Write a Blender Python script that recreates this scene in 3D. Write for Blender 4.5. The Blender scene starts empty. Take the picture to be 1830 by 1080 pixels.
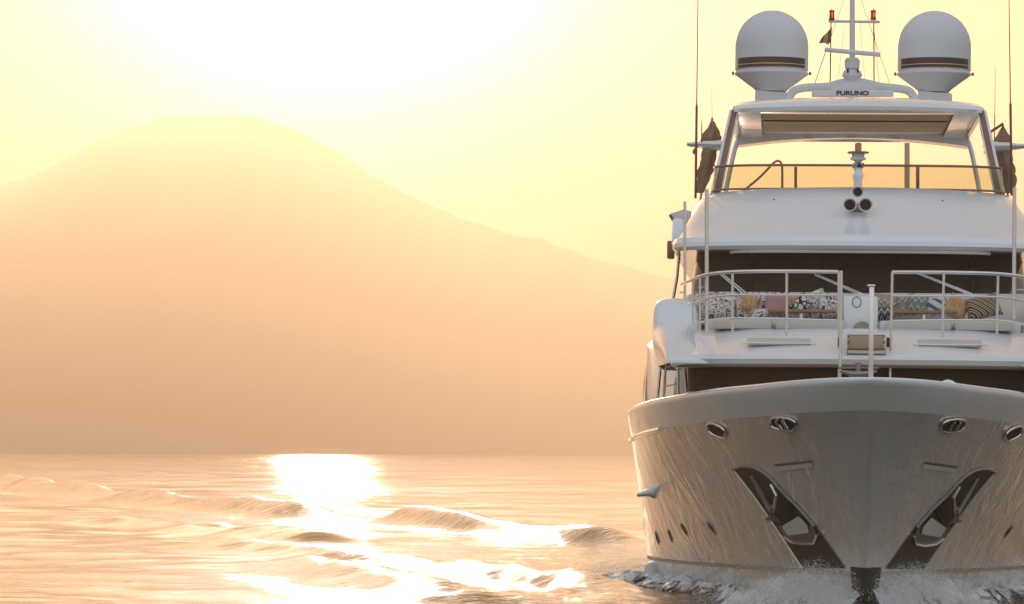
import bpy, bmesh, math, random
import numpy as np
from mathutils import Matrix, Vector, noise
from mathutils.bvhtree import BVHTree
R = math.radians
random.seed(7)
sc = bpy.context.scene
COL = sc.collection

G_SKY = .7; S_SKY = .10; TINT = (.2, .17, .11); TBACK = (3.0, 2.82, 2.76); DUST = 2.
AUR = (26, 31, 36); AUR_N = 750
E_SUN = 2.35; C_SUN = (1., .80, .55); EXPO = 1.52; ELV = 7.5
DENS = 3.5e-4; ANI = .65; C_HAZE = (.97, .705, .54)
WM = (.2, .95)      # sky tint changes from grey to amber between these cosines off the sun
# ------------------------------------------------------------------ camera
F = 7080.0            # focal length in pixels of a 1830 wide frame
CAMH = 2.6
HORX, HORY = 915.0, 808.2
cam_d = bpy.data.cameras.new('camera')
cam = bpy.data.objects.new('camera', cam_d); COL.objects.link(cam)
cam_d.sensor_width = 36; cam_d.lens = F/1830*36
cam_d.shift_y = (HORY-540)/1830
cam_d.clip_start = 1; cam_d.clip_end = 60000
CAMROLL = -0.0053
cam.matrix_world = Matrix.Translation((0, 0, CAMH)) @ Matrix.Rotation(CAMROLL, 4, 'Y') @ Matrix.Rotation(R(90), 4, 'X')
sc.camera = cam

# ------------------------------------------------------------------ sky and sun
SUN_EL = R(ELV); SUN_AZ = R(-2.7)       # azimuth from +Y, negative = to the left
w = bpy.data.worlds.new('World'); sc.world = w; w.use_nodes = True
nt = w.node_tree; nt.nodes.clear()
sky = nt.nodes.new('ShaderNodeTexSky'); sky.sky_type = 'NISHITA'; sky.sun_disc = False
sky.sun_elevation = SUN_EL; sky.sun_rotation = SUN_AZ
sky.air_density = 1.0; sky.dust_density = DUST; sky.ozone_density = 1.0
tint = nt.nodes.new('ShaderNodeMix'); tint.data_type = 'RGBA'; tint.blend_type = 'MULTIPLY'
tint.inputs[0].default_value = 1.0
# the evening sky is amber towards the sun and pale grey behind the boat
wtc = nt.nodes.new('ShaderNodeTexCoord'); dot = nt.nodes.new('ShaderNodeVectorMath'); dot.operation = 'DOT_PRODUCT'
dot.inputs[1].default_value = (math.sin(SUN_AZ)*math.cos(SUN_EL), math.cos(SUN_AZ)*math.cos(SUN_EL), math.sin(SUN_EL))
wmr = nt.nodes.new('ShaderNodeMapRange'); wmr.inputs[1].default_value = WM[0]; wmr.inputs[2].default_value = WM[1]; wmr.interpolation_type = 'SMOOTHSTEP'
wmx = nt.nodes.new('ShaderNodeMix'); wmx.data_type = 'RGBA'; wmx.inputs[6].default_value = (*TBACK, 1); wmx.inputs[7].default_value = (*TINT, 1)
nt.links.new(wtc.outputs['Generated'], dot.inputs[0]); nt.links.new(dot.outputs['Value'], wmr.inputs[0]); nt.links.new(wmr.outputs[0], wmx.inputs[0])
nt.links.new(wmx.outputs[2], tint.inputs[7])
bg = nt.nodes.new('ShaderNodeBackground'); bg.inputs[1].default_value = S_SKY
wo = nt.nodes.new('ShaderNodeOutputWorld')
gam = nt.nodes.new('ShaderNodeGamma'); gam.inputs[1].default_value = G_SKY      # thick haze evens the sky out
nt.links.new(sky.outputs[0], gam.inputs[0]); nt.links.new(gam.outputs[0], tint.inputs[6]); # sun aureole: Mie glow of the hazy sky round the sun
wpw = nt.nodes.new('ShaderNodeMath'); wpw.operation = 'POWER'; wpw.inputs[1].default_value = AUR_N
wcl = nt.nodes.new('ShaderNodeMath'); wcl.operation = 'MAXIMUM'; wcl.inputs[1].default_value = 0
nt.links.new(dot.outputs['Value'], wcl.inputs[0]); nt.links.new(wcl.outputs[0], wpw.inputs[0])
aur = nt.nodes.new('ShaderNodeMix'); aur.data_type = 'RGBA'; aur.blend_type = 'ADD'; aur.inputs[7].default_value = (*AUR, 1)
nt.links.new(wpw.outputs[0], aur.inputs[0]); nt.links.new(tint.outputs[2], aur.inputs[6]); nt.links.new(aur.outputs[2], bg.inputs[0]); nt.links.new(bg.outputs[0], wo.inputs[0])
sun_d = bpy.data.lights.new('sun', 'SUN'); sun_d.energy = E_SUN; sun_d.angle = R(0.5); sun_d.color = C_SUN
sun = bpy.data.objects.new('sun', sun_d); COL.objects.link(sun)
sd = Vector((math.sin(SUN_AZ)*math.cos(SUN_EL), math.cos(SUN_AZ)*math.cos(SUN_EL), math.sin(SUN_EL)))
sun.rotation_euler = sd.to_track_quat('Z', 'Y').to_euler()
sun.location = sd*200
sc.view_settings.view_transform = 'Standard'; sc.view_settings.look = 'None'
sc.view_settings.gamma = 1; sc.view_settings.exposure = EXPO
sc.cycles.max_bounces = 8; sc.cycles.transparent_max_bounces = 12

# ------------------------------------------------------------------ helpers
def newmat(name):
    m = bpy.data.materials.new(name); m.use_nodes = True
    return m, m.node_tree, m.node_tree.nodes['Principled BSDF']

def N(t, kind, **kw):
    n = t.nodes.new(kind)
    for k, v in kw.items(): setattr(n, k, v)
    return n

def pmat(name, col, rough=.4, metal=0., coat=0., var=0.06, vscale=3.0, bump=0., bscale=8., stretch=(1, 1, 1), rvar=.08, spec=None):
    """paint-like procedural material with slight tone, gloss and surface variation"""
    m, t, p = newmat(name)
    tc = N(t, 'ShaderNodeTexCoord'); mp = N(t, 'ShaderNodeMapping'); mp.inputs['Scale'].default_value = stretch
    t.links.new(tc.outputs['Object'], mp.inputs[0])
    nz = N(t, 'ShaderNodeTexNoise'); nz.inputs['Scale'].default_value = vscale; nz.inputs['Detail'].default_value = 5
    t.links.new(mp.outputs[0], nz.inputs['Vector'])
    cr = N(t, 'ShaderNodeMapRange'); cr.inputs[3].default_value = 1-var; cr.inputs[4].default_value = 1+var
    t.links.new(nz.outputs[0], cr.inputs[0])
    mx = N(t, 'ShaderNodeMix', data_type='RGBA', blend_type='MULTIPLY'); mx.inputs[0].default_value = 1
    mx.inputs[6].default_value = (*col, 1)
    t.links.new(cr.outputs[0], mx.inputs[7]); t.links.new(mx.outputs[2], p.inputs['Base Color'])
    rr = N(t, 'ShaderNodeMapRange'); rr.inputs[3].default_value = max(0, rough-rvar); rr.inputs[4].default_value = rough+rvar
    t.links.new(nz.outputs[0], rr.inputs[0]); t.links.new(rr.outputs[0], p.inputs['Roughness'])
    p.inputs['Metallic'].default_value = metal; p.inputs['Coat Weight'].default_value = coat; p.inputs['Coat Roughness'].default_value = .06
    if spec is not None: p.inputs['Specular IOR Level'].default_value = spec
    if bump:
        n2 = N(t, 'ShaderNodeTexNoise'); n2.inputs['Scale'].default_value = bscale; n2.inputs['Detail'].default_value = 4; n2.inputs['Distortion'].default_value = .6
        t.links.new(mp.outputs[0], n2.inputs['Vector'])
        b = N(t, 'ShaderNodeBump'); b.inputs['Strength'].default_value = 1; b.inputs['Distance'].default_value = bump
        t.links.new(n2.outputs[0], b.inputs['Height']); t.links.new(b.outputs[0], p.inputs['Normal']); t.links.new(b.outputs[0], p.inputs['Coat Normal'])
    return m

class MB:
    """collects shapes in one bmesh"""
    def __init__(s): s.bm = bmesh.new()
    def box(s, c, d, rot=None, bevel=0.):
        r = bmesh.ops.create_cube(s.bm, size=1)
        vs = r['verts']
        M = Matrix.Translation(c) @ (rot.to_4x4() if rot else Matrix.Identity(4)) @ Matrix.Diagonal((*d, 1))
        bmesh.ops.transform(s.bm, matrix=M, verts=vs)
        if bevel:
            es = list({e for v in vs for e in v.link_edges})
            bmesh.ops.bevel(s.bm, geom=es, offset=bevel, segments=2, affect='EDGES', profile=.5)
        return s
    def tube(s, pts, r, seg=8, close=False):
        pts = [Vector(p) for p in pts]; n = len(pts)
        rs = r if isinstance(r, (list, tuple)) else [r]*n
        rings = []; up = None
        for i, p in enumerate(pts):
            a = pts[i-1] if (i > 0 or close) else p
            b = pts[(i+1) % n] if (i < n-1 or close) else p
            d = (b-a).normalized()
            if up is None: up = d.orthogonal().normalized()
            else:
                up = (up - d*up.dot(d))
                up = up.normalized() if up.length > 1e-6 else d.orthogonal().normalized()
            q = d.cross(up)
            rings.append([s.bm.verts.new(p + (up*math.cos(2*math.pi*k/seg)+q*math.sin(2*math.pi*k/seg))*rs[i]) for k in range(seg)])
        for i in range(n if close else n-1):
            A, B = rings[i], rings[(i+1) % n]
            for k in range(seg): s.bm.faces.new((A[k], A[(k+1) % seg], B[(k+1) % seg], B[k]))
        if not close:
            s.bm.faces.new(rings[0][::-1]); s.bm.faces.new(rings[-1])
        return s
    def lathe(s, c, prof, seg=32, axis=(0, 0, 1)):
        """prof: (radius, height) pairs from bottom to top around axis"""
        q = Vector((0, 0, 1)).rotation_difference(Vector(axis).normalized()); c = Vector(c)
        rings = []
        for r, z in prof:
            rings.append([s.bm.verts.new(c + q @ Vector((max(r, 1e-4)*math.cos(2*math.pi*k/seg), max(r, 1e-4)*math.sin(2*math.pi*k/seg), z))) for k in range(seg)])
        for A, B in zip(rings, rings[1:]):
            for k in range(seg): s.bm.faces.new((A[k], A[(k+1) % seg], B[(k+1) % seg], B[k]))
        s.bm.faces.new(rings[0][::-1]); s.bm.faces.new(rings[-1])
        return s
    def grid(s, rows, closed=False):
        V = [[s.bm.verts.new(p) for p in row] for row in rows]
        for A, B in zip(V, V[1:]):
            m = len(A)
            for k in range(m if closed else m-1):
                s.bm.faces.new((A[k], A[(k+1) % m], B[(k+1) % m], B[k]))
        return V
    def face(s, pts): return s.bm.faces.new([s.bm.verts.new(p) for p in pts])
    def prism(s, poly, d, bevel=0.):
        """polygon (3-D points) given thickness along vector d"""
        d = Vector(d); A = [s.bm.verts.new(p) for p in poly]; B = [s.bm.verts.new(Vector(p)+d) for p in poly]
        n = len(A); fs = [s.bm.faces.new(A[::-1]), s.bm.faces.new(B)]
        for k in range(n): fs.append(s.bm.faces.new((A[k], A[(k+1) % n], B[(k+1) % n], B[k])))
        if bevel:
            es = list({e for f in fs for e in f.edges})
            bmesh.ops.bevel(s.bm, geom=es, offset=bevel, segments=2, affect='EDGES', profile=.5)
        return s
    def build(s, name, mat, parent=None, angle=35, solid=0., label=None):
        me = bpy.data.meshes.new(name)
        bmesh.ops.recalc_face_normals(s.bm, faces=s.bm.faces)
        s.bm.to_mesh(me); s.bm.free()
        me.shade_smooth(); me.set_sharp_from_angle(angle=R(angle))
        me.materials.append(mat)
        o = bpy.data.objects.new(name, me); COL.objects.link(o)
        if parent: o.parent = parent
        if label: o['label'] = label
        if solid:
            md = o.modifiers.new('Solidify', 'SOLIDIFY'); md.thickness = solid; md.offset = 0
        return o

def tag(o, label, cat, group=None, kind=None):
    o['label'] = label; o['category'] = cat
    if group: o['group'] = group
    if kind: o['kind'] = kind
def setting(o, label, cat, kind='structure'):
    o['kind'] = kind; o['label'] = label; o['category'] = cat

def smooth(pts, n=6):
    """Catmull-Rom through points"""
    P = [Vector(p) for p in pts]; out = []
    for i in range(len(P)-1):
        p0 = P[max(i-1, 0)]; p1 = P[i]; p2 = P[i+1]; p3 = P[min(i+2, len(P)-1)]
        for k in range(n):
            t = k/n
            out.append(.5*((2*p1)+(p2-p0)*t+(2*p0-5*p1+4*p2-p3)*t*t+(3*p1-p0-3*p2+p3)*t**3))
    out.append(P[-1]); return out
def interp(x, tab):
    if x <= tab[0][0]: return tab[0][1]
    for (a, b), (c, d) in zip(tab, tab[1:]):
        if x <= c:
            t = (x-a)/(c-a); t = t*t*(3-2*t)*.35 + t*.65
            return b+(d-b)*t
    return tab[-1][1]

# yacht frame: x to the right, y aft from the bow tip, z up from the waterline
YM = Matrix.Translation((5.424, 60, -.04)) @ Matrix.Rotation(-math.atan(.069), 4, 'Z') @ Matrix.Rotation(0.0052, 4, 'Y')
YI = YM.inverted()
CM = cam.matrix_world.copy()
def ray(px, py):
    d = CM.to_3x3() @ Vector(((px-HORX)/F, (HORY-py)/F, -1.0))
    return Vector((0, 0, CAMH)), d.normalized()
def L(px, py, s):
    """surveyed point of the photograph at station s of the yacht, in metres of the yacht frame"""
    o, d = ray(px, py); o = YI @ o; d = YI.to_3x3() @ d
    return o + d*((s-o.y)/d.y)

# ------------------------------------------------------------------ materials
M = {}
M['white'] = pmat('white_gelcoat', (.80, .79, .78), .22, coat=.6, var=.03, vscale=1.2, bump=.0012, bscale=2.5)
M['cream'] = pmat('cream_gelcoat', (.66, .63, .58), .45, var=.05, vscale=2)
M['dome'] = pmat('radome_white', (.66, .65, .66), .5, var=.03, vscale=2)
M['glass_dark'] = pmat('smoked_glass', (.034, .024, .014), .08, coat=.5, var=.3, vscale=1.5, rvar=.03)
M['dark'] = pmat('recess_dark', (.035, .022, .012), .6, spec=.2, var=.3, vscale=2)  # carries the shade of the foredeck recess; also used in the horn mouths
M['steel'] = pmat('polished_steel', (.72, .69, .66), .16, metal=1, var=.05, vscale=10, rvar=.06)
M['pale_steel'] = pmat('satin_steel', (.78, .74, .70), .34, metal=.75, var=.05, vscale=6)
M['dull_steel'] = pmat('dull_steel', (.30, .27, .24), .45, metal=.8, var=.25, vscale=6, bump=.003, bscale=10)
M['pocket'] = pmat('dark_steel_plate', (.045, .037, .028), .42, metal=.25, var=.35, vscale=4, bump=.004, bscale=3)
M['black'] = pmat('black_rubber', (.02, .018, .016), .6, var=.2)
M['tan'] = pmat('tan_lining', (.55, .40, .23), .7, var=.08, vscale=1.5, stretch=(1, 8, 1))
M['teak'] = pmat('teak', (.30, .17, .08), .5, var=.35, vscale=5, stretch=(1, 12, 12))
M['pad'] = pmat('cushion_vinyl', (.60, .54, .48), .7, var=.06, vscale=4, bump=.006, bscale=5)
M['bag'] = pmat('brown_canvas', (.30, .19, .12), .85, var=.4, vscale=6, bump=.03, bscale=7, stretch=(1, 1, .5))
M['bronze'] = pmat('brown_paint', (.26, .12, .06), .3, coat=.3, var=.15)
M['whip'] = pmat('whip_aerial', (.16, .09, .06), .5, var=.1)
M['band'] = pmat('radome_band', (.07, .035, .018), .35, var=.5, vscale=2.5, stretch=(1, 1, 14))

def hull_mat():
    m, t, p = newmat('hull_paint')
    tc = N(t, 'ShaderNodeTexCoord'); mp = N(t, 'ShaderNodeMapping'); mp.inputs['Scale'].default_value = (1.8, 1.3, .5)
    t.links.new(tc.outputs['Object'], mp.inputs[0])
    n1 = N(t, 'ShaderNodeTexNoise'); n1.inputs['Scale'].default_value = 1.15; n1.inputs['Detail'].default_value = 5; n1.inputs['Distortion'].default_value = 1.3
    n1.inputs['Roughness'].default_value = .5
    t.links.new(mp.outputs[0], n1.inputs['Vector'])
    b = N(t, 'ShaderNodeBump'); b.inputs['Strength'].default_value = 1; b.inputs['Distance'].default_value = .05
    t.links.new(n1.outputs[0], b.inputs['Height']); t.links.new(b.outputs[0], p.inputs['Coat Normal'])
    n5 = N(t, 'ShaderNodeTexNoise'); n5.inputs['Scale'].default_value = .55; n5.inputs['Detail'].default_value = 2; t.links.new(tc.outputs['Object'], n5.inputs['Vector'])
    m5 = N(t, 'ShaderNodeMapRange'); m5.inputs[1].default_value = .4; m5.inputs[2].default_value = .62; m5.inputs[3].default_value = .35; m5.inputs[4].default_value = 1.
    t.links.new(n5.outputs[0], m5.inputs[0]); t.links.new(m5.outputs[0], b.inputs['Strength'])
    t.links.new(b.outputs[0], p.inputs['Normal']); p.inputs['Metallic'].default_value = .48
    p.inputs['Base Color'].default_value = (.84, .81, .77, 1); p.inputs['Roughness'].default_value = .26; p.inputs['Coat IOR'].default_value = 1.8
    p.inputs['Coat Weight'].default_value = 1; p.inputs['Coat Roughness'].default_value = .05
    return m
M['hull'] = hull_mat()

def glass_mat():
    m, t, p = newmat('tinted_glass'); t.nodes.remove(p)
    out = [n for n in t.nodes if n.type == 'OUTPUT_MATERIAL'][0]
    tr = N(t, 'ShaderNodeBsdfTransparent'); tr.inputs[0].default_value = (.64, .66, .47, 1)
    gl = N(t, 'ShaderNodeBsdfGlossy'); gl.inputs[1].default_value = .04
    lw = N(t, 'ShaderNodeFresnel'); lw.inputs[0].default_value = 1.5
    nz = N(t, 'ShaderNodeTexNoise'); nz.inputs['Scale'].default_value = 2.0
    bp = N(t, 'ShaderNodeBump'); bp.inputs['Distance'].default_value = .002
    t.links.new(nz.outputs[0], bp.inputs['Height']); t.links.new(bp.outputs[0], gl.inputs['Normal'])
    mx = N(t, 'ShaderNodeMixShader'); t.links.new(lw.outputs[0], mx.inputs[0]); t.links.new(tr.outputs[0], mx.inputs[1]); t.links.new(gl.outputs[0], mx.inputs[2])
    t.links.new(mx.outputs[0], out.inputs[0]); return m
M['glass'] = glass_mat()

def red_mat():
    m, t, p = newmat('red_lens')
    nz = N(t, 'ShaderNodeTexNoise'); nz.inputs['Scale'].default_value = 9
    cr = N(t, 'ShaderNodeValToRGB'); cr.color_ramp.elements[0].color = (.45, .01, .01, 1); cr.color_ramp.elements[1].color = (.8, .05, .03, 1)
    t.links.new(nz.outputs[0], cr.inputs[0]); t.links.new(cr.outputs[0], p.inputs['Base Color'])
    p.inputs['Roughness'].default_value = .15; p.inputs['Transmission Weight'].default_value = .5
    return m
M['red'] = red_mat()

def pattern_mat(name, kind, cols, scale=1.):
    m, t, p = newmat(name); p.inputs['Roughness'].default_value = .85
    tc = N(t, 'ShaderNodeTexCoord'); src = tc.outputs['Object']
    cr = N(t, 'ShaderNodeValToRGB'); cr.color_ramp.interpolation = 'CONSTANT'
    E = cr.color_ramp.elements
    while len(E) < len(cols): E.new(.5)
    for e, (pos, c) in zip(E, cols): e.position = pos; e.color = (*c, 1)
    if kind in ('rings', 'stripes'):
        wv = N(t, 'ShaderNodeTexWave', wave_type='RINGS' if kind == 'rings' else 'BANDS')
        if kind == 'rings': wv.rings_direction = 'Y'
        else: wv.bands_direction = 'DIAGONAL'
        wv.inputs['Scale'].default_value = scale; wv.inputs['Distortion'].default_value = .6; wv.inputs['Detail'].default_value = 1
        t.links.new(src, wv.inputs[0]); t.links.new(wv.outputs['Fac'], cr.inputs[0])
    elif kind == 'dots':
        v = N(t, 'ShaderNodeTexVoronoi'); v.inputs['Scale'].default_value = scale
        t.links.new(src, v.inputs['Vector']); t.links.new(v.outputs['Distance'], cr.inputs[0])
    elif kind == 'squiggle':
        nz = N(t, 'ShaderNodeTexNoise'); nz.inputs['Scale'].default_value = scale; nz.inputs['Detail'].default_value = 1.5; nz.inputs['Distortion'].default_value = 2.2
        t.links.new(src, nz.inputs['Vector'])
        a = N(t, 'ShaderNodeMath', operation='SUBTRACT'); a.inputs[1].default_value = .5; t.links.new(nz.outputs[0], a.inputs[0])
        b = N(t, 'ShaderNodeMath', operation='ABSOLUTE'); t.links.new(a.outputs[0], b.inputs[0])
        c = N(t, 'ShaderNodeMath', operation='MULTIPLY'); c.inputs[1].default_value = 6; t.links.new(b.outputs[0], c.inputs[0])
        t.links.new(c.outputs[0], cr.inputs[0])
    elif kind == 'zigzag':
        sx = N(t, 'ShaderNodeSeparateXYZ'); t.links.new(src, sx.inputs[0])
        pp = N(t, 'ShaderNodeMath', operation='PINGPONG'); pp.inputs[1].default_value = .055; t.links.new(sx.outputs[0], pp.inputs[0])
        ad = N(t, 'ShaderNodeMath', operation='MULTIPLY_ADD'); ad.inputs[1].default_value = 1.6; t.links.new(pp.outputs[0], ad.inputs[0]); t.links.new(sx.outputs[2], ad.inputs[2])
        sc_ = N(t, 'ShaderNodeMath', operation='MULTIPLY'); sc_.inputs[1].default_value = scale; t.links.new(ad.outputs[0], sc_.inputs[0])
        fr = N(t, 'ShaderNodeMath', operation='FRACT'); t.links.new(sc_.outputs[0], fr.inputs[0]); t.links.new(fr.outputs[0], cr.inputs[0])
    t.links.new(cr.outputs[0], p.inputs['Base Color'])
    return m
BK = (.03, .02, .02); WH = (.66, .62, .58); OR = (.55, .22, .07); PK = (.42, .08, .12); GR = (.16, .24, .18); TN = (.40, .30, .20); BL = (.08, .12, .22); YL = (.55, .38, .12)
P = {
 'squiggle': pattern_mat('floral_cloth', 'squiggle', [(0, BK), (.16, WH), (.87, (.5, .12, .14))], 5.0),
 'rings': pattern_mat('ring_cloth', 'rings', [(0, PK), (.3, WH), (.55, (.25, .06, .1)), (.75, TN)], 6.5),
 'rings_pale': pattern_mat('arc_cloth', 'rings', [(0, (.2, .06, .08)), (.3, WH)], 5.0),
 'dots': pattern_mat('spotted_cloth', 'dots', [(0, YL), (.25, OR), (.5, (.5, .36, .22))], 21),
 'lattice': pattern_mat('lattice_cloth', 'dots', [(0, WH), (.33, BK), (.6, WH)], 12),
 'stripes': pattern_mat('striped_cloth', 'stripes', [(0, (.09, .05, .05)), (.35, YL), (.6, (.6, .5, .38)), (.85, (.1, .05, .05))], 6.0),
 'blue': pattern_mat('blue_striped_cloth', 'stripes', [(0, BL), (.35, WH)], 3.0),
 'zig_tan': pattern_mat('zigzag_tan_cloth', 'zigzag', [(0, TN), (.3, (.2, .16, .1)), (.5, WH), (.65, (.36, .3, .2))], 5.5),
 'zig_green': pattern_mat('zigzag_green_cloth', 'zigzag', [(0, GR), (.4, (.06, .08, .07)), (.55, WH), (.7, (.2, .3, .24))], 6.5),
 'zig_grey': pattern_mat('zigzag_grey_cloth', 'zigzag', [(0, (.12, .14, .14)), (.4, WH), (.6, (.05, .05, .05))], 7.5),
}

# ------------------------------------------------------------------ sea
def water_at(px, py):
    o, d = ray(px, py); t = -o.z/d.z
    return (d.x*t, d.y*t)
def build_sea():
    # rows run away from the shore boat, spacing grows with distance
    Y = 34*np.exp(np.arange(0, 1330)*0.004)
    Y = Y[Y < 6900]
    U = np.linspace(-.165, .165, 560)
    YY, UU = np.meshgrid(Y, U, indexing='ij'); XX = UU*YY
    dy = YY*.004
    Z = np.zeros_like(XX)
    rng = np.random.default_rng(3)
    for i in range(70):
        lam = 10**rng.uniform(math.log10(.7), math.log10(15))
        th = rng.normal(R(62), R(32))           # travel direction
        k = 2*math.pi/lam
        amp = 0.0029*lam**.8 * rng.uniform(.5, 1.2)
        # crests shorter than the sheet can carry fade out
        ph = rng.uniform(0, 6.28)
        kx, ky = k*math.cos(th), k*math.sin(th)
        lam_y = 2*math.pi/max(abs(ky), 1e-3); lam_x = 2*math.pi/max(abs(kx), 1e-3)
        fade = np.clip((lam_y/dy-3)/5, 0, 1)*np.clip((lam_x/(YY*.00059)-3)/5, 0, 1)
        Z += amp*fade*np.sin(kx*XX+ky*YY+ph)
    calm = .55+.45*np.clip((YY-60)/400, 0, 1)
    Z *= calm
    CH = np.zeros_like(XX)
    # wake crests: polyline, height, width, steepness
    def crest(pts, h, wd, rough=0., hs=None):
        nonlocal Z, CH
        W = [water_at(*p) for p in pts]
        best = np.full_like(XX, 1e9); side = np.zeros_like(XX); along = np.zeros_like(XX); acc = 0
        tot = sum(math.dist(a, b) for a, b in zip(W, W[1:]))
        for a, b in zip(W, W[1:]):
            ax, ay = a; bx, by = b; l = math.dist(a, b)
            t = np.clip(((XX-ax)*(bx-ax)+(YY-ay)*(by-ay))/l/l, 0, 1)
            qx = XX-(ax+t*(bx-ax)); qy = YY-(ay+t*(by-ay)); d = np.hypot(qx, qy)
            m = d < best
            best = np.where(m, d, best)
            side = np.where(m, np.sign(qx*(by-ay)-qy*(bx-ax)), side)
            along = np.where(m, (acc+t*l)/tot, along); acc += l
        env = np.clip(along*6, 0, 1)*np.clip((1-along)*6, 0, 1)
        env = env*env*(3-2*env)
        ww = wd*1.0
        prof = np.exp(-(best/ww)**2) - .12*np.exp(-((best-2.0*ww)/ww)**2)
        wob = .85+.2*np.sin(along*tot/5.1+h*9)
        Z += h*env*prof*wob
        if rough:
            q = np.exp(-(best/(ww*1.6))**2)*env
            CH = np.maximum(CH, q*min(1, rough*50))
            Z += rough*q*(np.sin(3.1*XX+1.7*YY+2*np.sin(1.1*YY))*np.sin(4.3*XX-2.3*YY)+.6*np.sin(7.1*XX+5.3*YY)*np.sin(1.9*YY-6*XX))
    crest([(-120, 850), (0, 864), (90, 879), (190, 890), (290, 899)], .8, 1.4, .012)
    crest([(180, 893), (270, 899), (380, 910), (520, 921), (640, 930)], .6, 1.3, .018)
    crest([(180, 934), (290, 940), (330, 944), (420, 950)], .34, 1.1)
    crest([(300, 948), (400, 955), (520, 965), (600, 975)], .40, 1.15)
    crest([(350, 975), (450, 983), (560, 992), (640, 1008)], .34, .9)
    crest([(520, 1005), (640, 1028), (720, 1046), (800, 1070)], .36, .95)
    crest([(680, 930), (800, 944), (900, 953), (1000, 965), (1090, 972), (1180, 980)], .62, .75, .012)
    crest([(650, 1000), (760, 1015), (850, 1030), (950, 1045), (1060, 1060), (1170, 1072)], .38, .8, .014)
    crest([(800, 1085), (950, 1070), (1100, 1078), (1230, 1085)], .18, 1.6, .018)
    # choppier water close to the hull
    dx = XX-2.6; dd = np.exp(-((dx/5)**2+((YY-84)/26)**2))
    Z += .022*dd*(np.sin(2.3*XX+1.1*YY)*np.sin(1.7*YY-3.1*XX)+.7*np.sin(5.2*XX+2.6*YY+1)*np.sin(3.3*YY))
    chopa = np.clip(CH + .8*dd, 0, 1)
    fe = np.clip((.165-np.abs(UU))/.01, 0, 1)*np.clip((YY-34)/8, 0, 1)*np.clip((6900-YY)/1000, 0, 1)
    Z *= fe
    nr, nc = XX.shape
    co = np.stack([XX, YY, Z], -1).reshape(-1, 3)
    idx = np.arange(nr*nc).reshape(nr, nc)
    q = np.stack([idx[:-1, :-1], idx[:-1, 1:], idx[1:, 1:], idx[1:, :-1]], -1).reshape(-1, 4)
    # calm outer sheet joined along the edges, out to the horizon on every side
    y0, y1 = float(Y[0]), float(Y[-1]); u = .165; Bx, By0, By1 = 7500., -3500., 8750.
    extra = np.array([(-Bx, By0, 0), (Bx, By0, 0), (Bx, y0, 0), (-Bx, y0, 0), (-Bx, y1, 0), (Bx, y1, 0), (Bx, By1, 0), (-Bx, By1, 0)], float)
    b = nr*nc
    c00, c01, c10, c11 = idx[0, 0], idx[0, -1], idx[-1, 0], idx[-1, -1]
    me = bpy.data.meshes.new('sea')
    ex_faces = [(b+0, b+1, b+2, c01, c00, b+3), (b+3, c00, c10, b+4), (c01, b+2, b+5, c11), (b+4, c10, c11, b+5, b+6, b+7)]
    nv = b+8
    loops = np.concatenate([q.reshape(-1)]+[np.array(f) for f in ex_faces]).astype(np.int32)
    tot = np.concatenate([np.full(len(q), 4)]+[np.array([len(f)]) for f in ex_faces]).astype(np.int32)
    start = np.concatenate([[0], np.cumsum(tot)[:-1]]).astype(np.int32)
    me.vertices.add(nv); me.vertices.foreach_set('co', np.concatenate([co, extra]).astype(np.float32).reshape(-1))
    me.loops.add(len(loops)); me.loops.foreach_set('vertex_index', loops)
    me.polygons.add(len(tot)); me.polygons.foreach_set('loop_start', start); me.polygons.foreach_set('loop_total', tot)
    me.update(calc_edges=True); me.validate(); me.shade_smooth()
    ca = me.attributes.new('chop', 'FLOAT', 'POINT'); ca.data.foreach_set('value', np.concatenate([chopa.reshape(-1), np.zeros(8)]).astype(np.float32))
    m, t, p = newmat('sea_water')
    p.inputs['Base Color'].default_value = (.050, .045, .036, 1); p.inputs['IOR'].default_value = 1.333
    p.inputs['Roughness'].default_value = .045
    geo = N(t, 'ShaderNodeNewGeometry')
    mp = N(t, 'ShaderNodeMapping'); mp.inputs['Scale'].default_value = (.7, 1.0, 1)
    t.links.new(geo.outputs['Position'], mp.inputs[0])
    n1 = N(t, 'ShaderNodeTexNoise'); n1.inputs['Scale'].default_value = 1.3; n1.inputs['Detail'].default_value = 5; n1.inputs['Roughness'].default_value = .6
    t.links.new(mp.outputs[0], n1.inputs['Vector'])
    # patches of ruffled and calm water
    n2 = N(t, 'ShaderNodeTexNoise'); n2.inputs['Scale'].default_value = .045; n2.inputs['Detail'].default_value = 3
    t.links.new(mp.outputs[0], n2.inputs['Vector'])
    r2 = N(t, 'ShaderNodeMapRange'); r2.inputs[1].default_value = .35; r2.inputs[2].default_value = .65; r2.inputs[3].default_value = .3; r2.inputs[4].default_value = 1.0
    t.links.new(n2.outputs[0], r2.inputs[0])
    b1 = N(t, 'ShaderNodeBump'); b1.inputs['Distance'].default_value = .055
    t.links.new(r2.outputs[0], b1.inputs['Strength']); t.links.new(n1.outputs[0], b1.inputs['Height'])
    # broken ripples where the wake ruffles the surface, steeper far off where the mesh is calm
    at = N(t, 'ShaderNodeAttribute'); at.attribute_name = 'chop'
    n4 = N(t, 'ShaderNodeTexNoise'); n4.inputs['Scale'].default_value = 2.6; n4.inputs['Detail'].default_value = 5; n4.inputs['Roughness'].default_value = .65
    t.links.new(mp.outputs[0], n4.inputs['Vector'])
    b4 = N(t, 'ShaderNodeBump'); b4.inputs['Distance'].default_value = .07
    t.links.new(at.outputs['Fac'], b4.inputs['Strength']); t.links.new(n4.outputs[0], b4.inputs['Height']); t.links.new(b4.outputs[0], b1.inputs['Normal'])
    ln = N(t, 'ShaderNodeVectorMath', operation='LENGTH'); t.links.new(geo.outputs['Position'], ln.inputs[0])
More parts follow.
